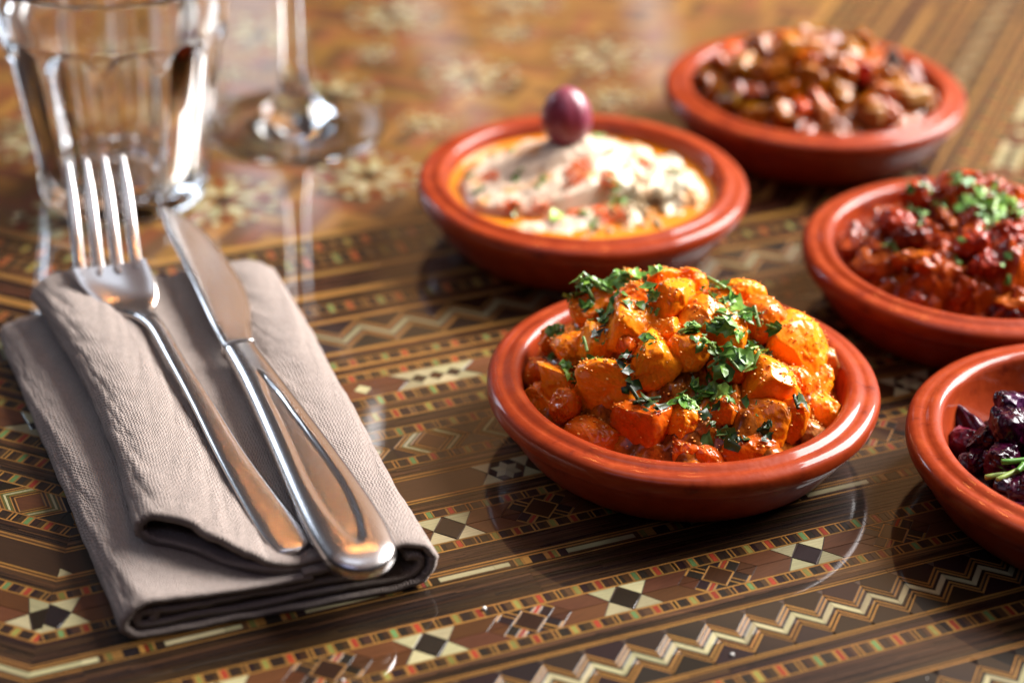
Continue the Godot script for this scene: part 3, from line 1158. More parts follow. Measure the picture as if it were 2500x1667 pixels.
# the smallest shreds, too many and too small to count
func herb_bits(bowl: int, called: String, spots: Array, count: int, label: String) -> void:
	var mm := MultiMesh.new()
	mm.transform_format = MultiMesh.TRANSFORM_3D
	mm.use_colors = true
	mm.mesh = leaf_mesh(1.0, 0.6, Color.WHITE)
	mm.instance_count = spots.size() * count
	var k := 0
	for s in spots:
		for c in count:
			var x: float = (s[1] + rng.randfn(0, 0.7) * s[3]) * 0.001
			var z: float = (s[2] + rng.randfn(0, 0.7) * s[4]) * 0.001
			if Vector2(x, z).length() > 0.045:
				x *= 0.8
				z *= 0.8
			var r := rng.randf_range(0.4, 1.3) * 0.001
			var up := (slope_at(bowl, x, z) + Vector3(rng.randfn(0, 0.4), 0.1, rng.randfn(0, 0.4))).normalized()
			var b := (Basis(Quaternion(Vector3.UP, up)) * Basis(Vector3.UP, rng.randf() * TAU)).scaled_local(Vector3(r, r, r * rng.randf_range(0.4, 1.0)))
			mm.set_instance_transform(k, Transform3D(b, Vector3(x, top_at(bowl, x, z) + 0.0004, z)))
			mm.set_instance_color(k, herb_col(s[5] * 1.1))
			k += 1
	var o := MultiMeshInstance3D.new()
	o.name = called
	o.multimesh = mm
	o.material_override = mats.leaf
	o.position = BOWL_AT[bowl]
	add_child(o, true)
	tag(o, label, called.replace("_", " "))
	o.set_meta("kind", "stuff")

func _carrot_salad() -> void:
	var ca := Color(1.0, 0.31, 0.010)
	var cb := Color(0.92, 0.225, 0.007)
	mound(0, "spiced_sauce", 0.0488, 0.0155, 0.0385, 0.0036, Vector2(0, -0.010), Color(0.52, 0.13, 0.010), Color(0.20, 0.055, 0.008), mats.glossy, "dark orange spiced sauce lying between the carrot chunks in the front bowl")
	var g := "carrot chunks heaped in the front bowl"
	# x, height, z in the bowl; half sizes across, up, deep (mm); tone 0 bright .. 1 dark red, which also tones pieces in shade; squareness; name; label
	var list := [
		[-38.1, 22.6, 9.3, 3.9, 9.4, 2.6, 0.15, 7, 0.0, "upright carrot slice leaning at the left inner rim of the front bowl"],
		[-43.2, 17.6, 8.6, 4.6, 3.8, 4.0, 0.6, 4, 0.5, "small carrot stub lying behind the foot of the upright slice"],
		[-33.8, 29.8, -1.7, 6.2, 5.2, 5.0, 0.35, 3, 0.2, "rounded carrot lump on the left shoulder of the heap above the upright slice"],
		[-27.0, 34.0, 1.6, 4.4, 5.4, 4.2, 0.1, 6, 0.7, "bright carrot wedge with a sharp tip left of the yellow orange chunk"],
		[-15.9, 39.0, 1.0, 6.8, 6.4, 5.6, 0.1, 6, 0.4, "tall yellow orange carrot chunk bearing a parsley shred in the middle of the heap"],
		[-11.0, 34.8, 12.6, 6.6, 6.6, 5.6, 0.05, 4, 0.6, "yellow orange carrot chunk with a grainy right side in front of the tall chunk"],
		[-17.3, 37.3, 7.2, 3.6, 2.8, 3.0, 0.9, 3, 0.2, "small pale carrot scrap between two yellow orange chunks"],
		[-22.5, 28.2, 16.2, 7.0, 8.8, 5.4, 0.2, 5, -0.6, "big slanting carrot block with dark wilted leaf on its right side"],
		[-13.6, 22.6, 26.6, 7.4, 8.4, 5.6, 0.95, 4, 0.2, "big dark red carrot chunk low at the front of the bowl"],
		[-26.4, 16.6, 27.2, 8.6, 4.6, 5.0, 0.85, 3, 0.4, "flat red orange carrot piece touching the front left rim"],
		[-3.1, 43.6, -6.4, 7.0, 7.2, 6.0, 0.3, 6, 0.1, "large upright carrot cube near the top of the heap"],
		[-6.0, 40.2, 5.0, 4.6, 4.2, 3.6, 0.15, 5, 0.9, "carrot wedge wedged below the large top cube"],
		[-0.2, 37.6, 10.6, 5.6, 5.6, 5.0, 0.2, 3, 0.3, "round carrot chunk with parsley on it in the centre of the heap"],
		[8.0, 41.4, 0.0, 8.6, 6.6, 6.2, 0.3, 5, -0.3, "broad carrot chunk sloping under the parsley right of the top cube"],
		[-15.5, 42.8, -18.5, 6.6, 4.6, 5.2, 0.25, 3, 0.3, "domed carrot chunk at the back left of the summit"],
		[-27.5, 38.0, -14.5, 6.4, 5.6, 5.2, 0.5, 3, 0.1, "carrot chunk hidden by the dark parsley on the left shoulder"],
		[-5.4, 46.0, -19.5, 4.6, 2.9, 4.0, 0.15, 4, 0.2, "thin carrot slice lying flat behind the summit"],
		[2.6, 45.2, -20.0, 4.8, 3.4, 4.2, 0.4, 3, 0.7, "rough carrot crumb at the very top of the heap"],
		[19.0, 42.2, -17.5, 6.0, 4.4, 3.6, 0.2, 2.6, 0.4, "curled carrot piece at the back right of the summit"],
		[24.0, 37.6, -8.9, 6.8, 6.6, 6.2, 0.75, 3, 0.5, "pale rough carrot chunk glittering on the right shoulder"],
		[35.0, 30.2, -4.6, 8.0, 8.4, 7.0, 0.25, 6, 0.15, "large square carrot chunk standing against the right rim"],
		[39.0, 22.4, 2.0, 5.2, 5.4, 4.6, 0.2, 4, 0.1, "carrot chunk directly under the large square one at the right rim"],
		[23.6, 29.2, 13.6, 7.8, 7.6, 6.4, 0.3, 5, -0.25, "split faced carrot cube at the front right of the heap"],
		[22.0, 21.0, 23.4, 7.4, 6.4, 5.6, 0.5, 4, 0.3, "soft carrot lump below the split faced cube"],
		[30.2, 19.6, 20.6, 4.4, 8.4, 4.4, 0.55, 2.6, 0.5, "ragged yellow carrot strip hanging down to the front right rim"],
		[42.2, 16.6, 9.0, 6.2, 6.0, 5.6, 0.25, 2.5, 0.1, "round carrot ball resting on the right inner rim"],
		[45.0, 22.0, -9.5, 4.4, 5.0, 4.2, 0.85, 2.5, 0.6, "small brown crusted lump on the far right rim"],
		[37.8, 14.8, 18.6, 4.6, 3.6, 4.0, 0.9, 3, 0.6, "brown carrot bit beneath the round ball at the right"],
		[-2.7, 22.6, 28.4, 4.2, 5.8, 4.0, 0.3, 4, 0.2, "carrot stick standing in the front middle gap"],
		[3.4, 22.4, 28.8, 2.6, 4.2, 2.6, 0.9, 3, 0.3, "pale brown crumb beside the carrot stick in the front gap"],
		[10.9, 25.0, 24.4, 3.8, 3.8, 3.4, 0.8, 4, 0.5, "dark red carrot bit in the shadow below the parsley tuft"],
		[18.4, 15.8, 30.2, 8.2, 4.4, 4.6, 0.9, 3, 0.1, "flat brown red carrot piece touching the front right rim"],
		[-29.0, 24.4, 14.6, 4.6, 6.4, 4.4, 0.6, 3, 0.3, "grainy carrot lump between the upright slice and the slanting block"],
		[-15.0, 41.6, -9.6, 6.2, 5.2, 5.2, 0.6, 4, 0.6, "red orange carrot chunk under the summit on its left side"],
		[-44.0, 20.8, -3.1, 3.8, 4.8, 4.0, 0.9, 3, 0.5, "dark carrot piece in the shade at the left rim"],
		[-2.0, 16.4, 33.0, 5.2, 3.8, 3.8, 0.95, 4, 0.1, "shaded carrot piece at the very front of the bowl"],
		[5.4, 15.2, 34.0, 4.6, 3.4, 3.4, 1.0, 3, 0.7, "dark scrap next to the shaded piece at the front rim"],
		[-40.0, 26.4, -13.4, 3.6, 4.0, 3.4, 0.7, 3, 0.2, "small carrot piece at the back left rim"],
		[12.0, 34.0, 13.0, 5.0, 4.6, 4.6, 0.8, 3, 0.2, "carrot chunk buried under the middle parsley tuft"],
		[-36.0, 22.0, 18.4, 4.2, 4.6, 3.8, 0.85, 3, 0.3, "carrot chunk tucked in the hollow right of the upright slice"],
		[10.0, 40.0, -12.0, 6.0, 5.4, 5.4, 0.4, 4, 0.2, "carrot chunk behind the broad sloping one"],
		[33.0, 26.0, 8.0, 4.4, 4.6, 4.2, 0.6, 3, 0.2, "carrot bit between the large square chunk and the split faced cube"]]
	var spots := []
	for c in list:
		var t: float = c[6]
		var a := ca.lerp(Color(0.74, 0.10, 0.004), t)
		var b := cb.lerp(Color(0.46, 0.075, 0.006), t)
		if c[9].contains("brown ") and not c[9].contains("red"):
			a = Color(0.50, 0.20, 0.06)
			b = Color(0.26, 0.09, 0.02)
		var turn := Basis.from_euler(Vector3(rng.randfn(0, 0.22), rng.randf_range(-0.7, 0.7), rng.randfn(0, 0.15) - c[8] * 0.8))
		if c[7] == 7:
			turn = Basis.from_euler(Vector3(-0.25, -0.35, 0.32))
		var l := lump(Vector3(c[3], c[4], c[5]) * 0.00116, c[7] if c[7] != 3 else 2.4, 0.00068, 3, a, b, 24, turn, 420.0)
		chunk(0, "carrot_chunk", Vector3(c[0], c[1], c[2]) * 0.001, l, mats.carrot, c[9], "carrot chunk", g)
		spots.append([c[0], c[2]])
	grains(0, "minced_sauce_bits", spots, 22, 10.5, Vector2(0.15, 0.42), Color(0.62, 0.20, 0.02), Color(0.85, 0.36, 0.08), "tiny grains of spiced mince clinging all over the carrot chunks", mats.grit, -0.1)
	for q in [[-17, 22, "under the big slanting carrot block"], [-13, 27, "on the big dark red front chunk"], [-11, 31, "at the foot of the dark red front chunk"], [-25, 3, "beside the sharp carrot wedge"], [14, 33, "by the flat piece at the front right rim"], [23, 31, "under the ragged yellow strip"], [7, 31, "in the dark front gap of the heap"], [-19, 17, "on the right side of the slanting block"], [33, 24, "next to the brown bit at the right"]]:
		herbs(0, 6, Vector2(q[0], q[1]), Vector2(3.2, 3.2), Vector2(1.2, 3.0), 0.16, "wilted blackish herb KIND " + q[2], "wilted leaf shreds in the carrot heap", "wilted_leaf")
	var pg := "chopped parsley scattered over the carrot heap"
	var cl := [
		[26, -32, -15, 5.0, 6.5, 0.62, "the dark tuft on the left shoulder of the carrot heap"],
		[12, -24.5, -17, 5.0, 4.5, 0.95, "the back left of the carrot summit"],
		[9, -15.0, -17.5, 5.5, 3.0, 1.1, "the domed chunk at the back of the carrot heap"],
		[12, -24, -4, 5.5, 4.0, 0.7, "the hollow left of the tall yellow orange chunk"],
		[5, -11.5, -2, 2.6, 3.5, 0.75, "the dark gap beside the large top carrot cube"],
		[9, 9, -14, 4.0, 4.0, 0.75, "the back right of the carrot summit"],
		[14, 13, -4.5, 6.0, 3.6, 1.1, "the upper edge of the broad sloping carrot chunk"],
		[9, 18.5, -0.5, 4.0, 4.6, 1.0, "the pale rough chunk at the right shoulder"],
		[8, 24, 2.5, 3.8, 4.6, 0.6, "the dark cleft left of the large square chunk"],
		[20, 12, 8, 6.8, 5.2, 0.95, "the band of green across the middle of the carrot heap"],
		[13, 7, 15, 5.5, 4.0, 0.8, "the crusted hollow above the big green tuft"],
		[24, 8.6, 20.5, 6.2, 5.6, 0.75, "the big green tuft at the front centre of the heap"],
		[6, 0.5, 22.5, 3.0, 2.6, 0.8, "the left end of the big green tuft"],
		[4, -0.8, 27.2, 2.2, 2.2, 1.3, "the carrot stick in the front gap"],
		[2, 10.6, 31.0, 1.0, 1.0, 0.5, "the dark gap near the front rim"],
		[6, -32.5, 8.6, 4.2, 2.6, 1.1, "the top of the upright slice at the left"],
		[3, -27.4, 12.7, 1.8, 2.6, 1.0, "the grainy lump left of the slanting block"],
		[6, -39.5, -10.5, 2.4, 3.2, 0.7, "the small piece at the back left rim"],
		[7, 17.0, 13.6, 3.4, 2.8, 0.8, "the top of the split faced cube"],
		[3, -13.0, 16.6, 1.4, 1.4, 1.2, "the grainy side of the yellow orange chunk"],
		[7, 0.6, 8.7, 2.6, 2.4, 1.1, "the round chunk in the centre of the heap"]]
	for c in cl:
		herbs(0, int(c[0] * 1.5), Vector2(c[1], c[2]), Vector2(c[3], c[4]), Vector2(1.2, 3.4), c[5] * 1.1, "parsley KIND on " + c[6], pg)
	herb_bits(0, "tiny_parsley_shreds", cl, 17, "tiny shreds of parsley strewn between the larger leaf pieces on the carrots")


func _cream_dip() -> void:
	var na := 220
	var nr := 90
	var hf := func(x: float, z: float) -> float:
		var r := Vector2(x, z).length()
		var a := atan2(z, x)
		var q := Vector2(x + 0.004, z + 0.010)
		var y := 0.0172 + 0.0143 * exp(-q.length_squared() / 0.00066)
		# spoon marks: a shelf in front, a steep step behind it, a second shelf
		var d := z + 0.16 * x + 0.0035 * sin(x * 90.0)
		y += 0.0042 * smoothstep(0.019, 0.0165, d) * smoothstep(-0.045, 0.01, d)
		y -= 0.0040 * exp(-pow((d - 0.0195) / 0.0016, 2.0)) * smoothstep(0.022, 0.004, x)
		y += 0.0030 * exp(-pow((d - 0.0265) / 0.0045, 2.0)) * smoothstep(0.030, 0.006, absf(x + 0.004))
		y -= 0.0030 * exp(-pow((d + 0.0005) / 0.0022, 2.0)) * smoothstep(0.012, -0.006, x) * smoothstep(-0.040, -0.02, x)
		y -= 0.0025 * exp(-pow((d - 0.0085 + x * 0.4) / 0.0020, 2.0)) * smoothstep(0.006, -0.010, x)
		var right := smoothstep(-0.004, 0.022, x)
		y += (0.0010 + 0.0026 * right) * noise.get_noise_3d(x * 95.0, 2.0, z * 95.0)
		y += (0.0002 + 0.0006 * right) * noise.get_noise_3d(x * 330.0, 4.0, z * 330.0)
		y -= 0.0048 * smoothstep(0.042, 0.0475, r)
		y += 0.0022 * noise.get_noise_2d(a * 2.2, 3.0) * smoothstep(0.025, 0.044, r)
		return y
	var fn := func(i: int, j: int) -> Vector3:
		var a := TAU * i / na
		var r := 0.0476 * float(j) / (nr - 1)
		return Vector3(cos(a) * r, hf.call(cos(a) * r, sin(a) * r), sin(a) * r)
	var cf := func(i: int, j: int) -> Color:
		var a := TAU * i / na
		var r := 0.0476 * float(j) / (nr - 1)
		var x := cos(a) * r
		var z := sin(a) * r
		var c := Color(0.70, 0.55, 0.42).lerp(Color(0.68, 0.62, 0.47), smoothstep(-0.01, 0.02, x))
		var st := clampf(noise.get_noise_3d(x * 70.0, 9.0, z * 70.0) * 2.6 - 0.25 + smoothstep(0.03, 0.047, r) * 0.6, 0.0, 1.0)
		return c.lerp(Color(0.68, 0.27, 0.035), st * 0.75)
	var m := grid_mesh(na, nr, fn, true, false, false, null, cf)
	var o := put("cream_dip", m, mats.cream)
	o.position = BOWL_AT[1]
	tag(o, "swirled pinkish cream dip with spoon marks and orange oil stains", "dip")
	raise(1, Vector3.ZERO, m.surface_get_arrays(0)[Mesh.ARRAY_VERTEX])
	var disc := []
	for k in 20:
		disc.append(Vector2(0.0488 * k / 19.0, 0.0186 + 0.0006 * pow(k / 19.0, 8.0)))
	var oil := put("olive_oil", lathe(disc, 64), mats.oil)
	oil.position = BOWL_AT[1]
	tag(oil, "orange olive oil pooled round the edge of the cream dip", "oil")
	# the olive, standing on its end
	var ol := thing("purple_olive", BOWL_AT[1] + Vector3(-0.0058, 0.0325, -0.0105), "shiny purple olive standing upright on top of the cream dip", "olive")
	var of := func(i: int, j: int) -> Vector3:
		var a := TAU * i / 48.0
		var t := PI * j / 32.0
		var r := 0.0093 * sin(t) * (1.0 + 0.07 * cos(t))
		var dent := 1.0 - 0.05 * exp(-pow(angle_difference(a, 1.25) / 0.16, 2.0)) * sin(t)
		return Vector3(cos(a) * r * dent, 0.0098 - 0.0112 * cos(t), sin(a) * r * dent)
	var fl := put("flesh", grid_mesh(48, 33, of, true, false, true), mats.olive, ol)
	fl.rotation = Vector3(-0.10, 0.0, 0.06)
	var g := "parsley flecks on the cream dip"
	for q in [[-27.2, -24, 3, 1.0], [-23.8, 5.8, 3, 0.5], [-15.3, 14.4, 3, 0.7], [10.1, -3.6, 4, 0.8], [10.6, 12.8, 5, 0.7], [13.7, 17.2, 8, 0.9], [9.4, 21.9, 4, 0.9], [-7.8, 28.5, 2, 1.2], [3.9, 30.8, 4, 0.9], [-42, -1.9, 3, 0.5], [-36.9, 10.8, 3, 0.4], [20.5, -11, 3, 0.6], [33.6, -5.9, 4, 0.4], [-23.9, 24.7, 2, 0.5], [0.0, 27.7, 2, 0.8], [-33.4, -20, 4, 0.6], [6.0, -22.0, 6, 0.7]]:
		var where := "left half" if q[0] < -12 else ("front middle" if q[1] > 12 else ("right half" if q[0] > 12 else "middle"))
		herbs(1, q[2], Vector2(q[0], q[1]), Vector2(1.7, 2.4), Vector2(1.4, 2.9), q[3] * 1.15, "small green parsley KIND on the " + where + " of the cream dip", g, "herb_fleck")
	grains(1, "red_pepper_flakes", [[9, 8.9], [6.3, 22.4], [11.5, 28], [7.9, 25.4], [9, 24], [12, 25], [-1, 5.4], [-26, 23.9], [-24, 25], [-33.9, 1.1], [-3.2, 11.5], [-14.6, 23.1], [-3.2, 24], [24.1, -5.2], [9, 14]], 90, 3.6, Vector2(0.18, 0.55), Color(0.60, 0.05, 0.004), Color(0.75, 0.17, 0.01), "red pepper flakes sprinkled in patches over the cream dip", mats.grit, 0.2)
	grains(1, "chopped_nut_bits", [[17, 20], [22, 24], [26, 16], [14, 29], [30, 10], [20, 14], [6, 34], [24, 29]], 16, 6.0, Vector2(0.5, 1.3), Color(0.75, 0.6, 0.38), Color(0.5, 0.32, 0.14), "pale chopped nut bits on the right of the cream dip", mats.cream, 0.2)

func _stew() -> void:
	var b := 2
	mound(b, "stew_sauce", 0.0488, 0.0165, 0.031, 0.0016, Vector2(0, -0.004), Color(0.36, 0.10, 0.008), Color(0.16, 0.04, 0.006), mats.glossy, "glossy brown gravy around the vegetables in the far bowl")
	var g := "vegetable pieces in the far bowl of stew"
	var list := [
		[-8.8, 25.5, 32.6, 6.0, 4.6, 4.4, Color(0.72, 0.10, 0.012), "bright red pepper square at the front of the far stew"],
		[-2.0, 25.2, 34.2, 3.0, 4.6, 3.0, Color(0.52, 0.22, 0.08), "pale pepper edge right beside the bright red pepper square"],
		[31.6, 30.0, -7.0, 5.8, 5.6, 4.0, Color(0.21, 0.22, 0.21), "grey skinned aubergine piece at the back right of the far stew"],
		[36.0, 24.0, 13.0, 8.6, 4.4, 5.2, Color(0.46, 0.26, 0.09), "long pale aubergine piece at the right of the far stew"],
		[15.0, 34.4, 11.5, 5.6, 3.8, 3.4, Color(0.50, 0.03, 0.015), "dark red pepper strip in the middle of the far stew"],
		[-9.0, 37.4, -3.0, 9.2, 5.2, 6.4, Color(0.58, 0.25, 0.035), "big golden onion piece on the summit of the far stew"],
		[-32.0, 28.0, -20.0, 5.6, 3.6, 4.6, Color(0.68, 0.11, 0.018), "red pepper piece at the back left of the far stew"],
		[8.0, 35.0, 15.0, 5.6, 5.2, 4.6, Color(0.55, 0.17, 0.03), "orange pepper lump above the front of the far stew"],
		[-42.0, 22.6, -8.0, 5.2, 4.6, 4.6, Color(0.40, 0.19, 0.02), "yellow courgette cube at the left rim of the far stew"],
		[-34.0, 24.0, 17.0, 6.2, 4.2, 5.0, Color(0.30, 0.16, 0.02), "olive courgette cube at the front left of the far stew"],
		[18.0, 24.4, 31.5, 5.6, 4.6, 4.2, Color(0.42, 0.22, 0.08), "pale wet aubergine cube at the front right of the far stew"],
		[24.0, 29.0, 20.0, 5.4, 4.6, 4.6, Color(0.55, 0.17, 0.06), "pinkish pepper cube behind the pale wet aubergine"]]
	for c in list:
		var a: Color = c[6]
		var l := lump(Vector3(c[3], c[4], c[5]) * 0.001, 3.6, 0.0007, 2, a, Color(a.r * 0.6, a.g * 0.45, a.b * 0.4), 16, Basis.from_euler(Vector3(rng.randfn(0, 0.3), rng.randf() * TAU if c[3] < 8 else 0.4, rng.randfn(0, 0.3))))
		chunk(b, "stew_vegetable", Vector3(c[0], c[1], c[2]) * 0.001, l, mats.glossy, c[7], "vegetable piece", g)
	var cols := [Color(0.42, 0.14, 0.004), Color(0.52, 0.12, 0.006), Color(0.32, 0.085, 0.004), Color(0.48, 0.17, 0.016), Color(0.22, 0.04, 0.005), Color(0.42, 0.18, 0.008)]
	var words := ["amber", "orange brown", "brown", "light tan", "dark brown", "sand coloured"]
	for k in 44:
		var r := 44.0 * sqrt((k + 0.5) / 44.0)
		var an := k * 2.39996
		var x := cos(an) * r + rng.randfn(0, 1.4)
		var z := sin(an) * r + rng.randfn(0, 1.4)
		var y := 14.5 + 20.5 * maxf(0.0, 1.0 - (x * x + (z + 4) * (z + 4)) / 2500.0)
		var w := k % 6
		var a: Color = cols[w]
		var l := lump(Vector3(rng.randf_range(5.0, 9.5), rng.randf_range(3.4, 5.6), rng.randf_range(4.4, 7.4)) * 0.001, rng.randf_range(3.0, 7.0), 0.0013, 4, a, Color(a.r * 0.6, a.g * 0.42, a.b * 0.4), 16, Basis.from_euler(Vector3(rng.randf(), rng.randf(), rng.randf()) * TAU))
		var zone := ("front" if z > 12 else ("back" if z < -12 else "middle")) + (" left" if x < -12 else (" right" if x > 12 else " centre"))
		chunk(b, "stew_vegetable", Vector3(x, y, z) * 0.001, l, mats.glossy, words[w] + " vegetable cube glazed with gravy at the " + zone + " of the far stew", "vegetable piece", g)

func _tomato_salad() -> void:
	var b := 3
	mound(b, "tomato_sauce", 0.0488, 0.0165, 0.0375, 0.0062, Vector2(0.004, -0.004), Color(0.44, 0.070, 0.006), Color(0.19, 0.022, 0.003), mats.glossy, "thick dark red tomato sauce filling the bowl behind the beetroot", 110.0)
	var g := "cooked tomato and pepper pieces in the red salad"
	var list := [
		[-28.5, 28.0, 16.5, 10.0, 1.9, 2.6, Color(0.66, 0.17, 0.02), 0.5, "orange pepper strip curling over the left slope of the tomato salad"],
		[-17.0, 28.6, 25.5, 10.0, 2.8, 3.4, Color(0.55, 0.11, 0.015), -0.1, "long orange red pepper strip across the front of the tomato salad"],
		[-37.0, 22.8, 12.0, 7.6, 4.6, 6.0, Color(0.46, 0.10, 0.015), 0.2, "smooth brown orange pepper flap at the left of the tomato salad"],
		[-24.0, 30.5, 8.5, 6.6, 4.2, 5.0, Color(0.22, 0.035, 0.012), 0.0, "round dark tomato lump left of centre in the red salad"],
		[-28.0, 31.0, -2.0, 5.4, 4.6, 4.6, Color(0.52, 0.06, 0.012), 0.3, "bright red tomato lump on the upper left of the red salad"],
		[-6.8, 34.0, 19.0, 6.0, 4.6, 4.6, Color(0.44, 0.045, 0.012), 0.1, "knobbly red tomato lump in the middle of the red salad"],
		[4.8, 36.5, 15.0, 6.0, 4.8, 4.6, Color(0.40, 0.04, 0.012), -0.4, "glistening red tomato lump right of the middle of the red salad"],
		[-3.0, 31.0, 26.0, 5.4, 4.6, 4.0, Color(0.36, 0.035, 0.01), 0.2, "red tomato lump low at the front of the red salad"],
		[-6.0, 41.0, -14.0, 8.0, 4.6, 5.6, Color(0.54, 0.075, 0.012), 0.2, "orange red tomato piece on the summit of the red salad"],
		[-21.0, 36.0, -13.0, 5.2, 4.8, 4.2, Color(0.50, 0.06, 0.012), 0.4, "red tomato piece with a pale tip at the back of the red salad"],
		[-42.0, 20.8, -4.0, 5.0, 3.6, 5.6, Color(0.44, 0.065, 0.012), 0.0, "small red tomato bit at the left rim of the red salad"],
		[8.0, 22.0, 37.0, 9.0, 3.2, 4.0, Color(0.54, 0.13, 0.015), -0.2, "flat orange piece near the front rim of the red salad"]]
	for c in list:
		var a: Color = c[6]
		var l := lump(Vector3(c[3], c[4], c[5]) * 0.001, 2.6, 0.0018, 2, a, Color(a.r * 0.55, a.g * 0.4, a.b * 0.4), 22, Basis.from_euler(Vector3(rng.randfn(0, 0.3), -c[7], c[7] * 0.6)), 240.0)
		chunk(b, "tomato_piece", Vector3(c[0], c[1], c[2]) * 0.001, l, mats.glossy, c[8], "tomato piece", g)
	for k in 24:
		var r := 44.0 * sqrt((k + 0.5) / 24.0)
		var an := k * 2.39996 + 0.7
		var x := cos(an) * r + rng.randfn(0, 1.5)
		var z := sin(an) * r + rng.randfn(0, 1.5)
		var y := 13.0 + 22.5 * maxf(0.0, 1.0 - ((x - 3) * (x - 3) + (z + 4) * (z + 4)) / 2500.0)
		var a := Color(0.42, 0.050, 0.005).lerp(Color(0.62, 0.17, 0.010), rng.randf() * rng.randf())
		if k % 4 == 0:
			a = Color(0.13, 0.012, 0.010)
		var l := lump(Vector3(rng.randf_range(6.0, 12.0), rng.randf_range(1.5, 3.2), rng.randf_range(4.0, 8.0)) * 0.001, 3.0, 0.0022, 3, a, Color(a.r * 0.55, a.g * 0.4, a.b * 0.4), 22, Basis.from_euler(Vector3(rng.randfn(0, 0.5), rng.randf() * TAU, rng.randfn(0, 0.5))), 240.0)
		var zone := ("front" if z > 12 else ("back" if z < -12 else "middle")) + (" left" if x < -12 else (" right" if x > 12 else " centre"))
		chunk(b, "tomato_piece", Vector3(x, y, z) * 0.001, l, mats.glossy, ("blackish" if k % 4 == 0 else "red") + " wet tomato shred at the " + zone + " of the red salad", "tomato piece", g)
	var pg := "parsley pieces on the red tomato salad"
	herbs(b, 75, Vector2(2.6, -4.0), Vector2(8.4, 9.0), Vector2(1.4, 3.0), 1.25, "bright green parsley KIND in the tuft on the summit of the red salad", pg, "herb_leaf")
	herbs(b, 10, Vector2(9.5, 1.5), Vector2(4.5, 4.0), Vector2(1.2, 2.4), 1.1, "green parsley KIND at the right foot of the red salad's summit tuft", pg, "herb_leaf")
	for q in [[-23.7, -8.0, 5], [-21.8, 1.4, 6], [-8.9, -11, 8], [-32.6, 10.9, 4], [3.1, 30.1, 4], [-18.4, -12.4, 4], [-12.1, 20.5, 3], [-14, -6, 6], [-40, -2, 2], [-2, 14, 3]]:
		var where := "left slope" if q[0] < -20 else ("front slope" if q[1] > 10 else "upper slope")
		herbs(b, q[2], Vector2(q[0], q[1]), Vector2(1.8, 2.6), Vector2(1.1, 2.2), 0.9, "single green parsley KIND on the " + where + " of the red salad", pg, "herb_leaf")

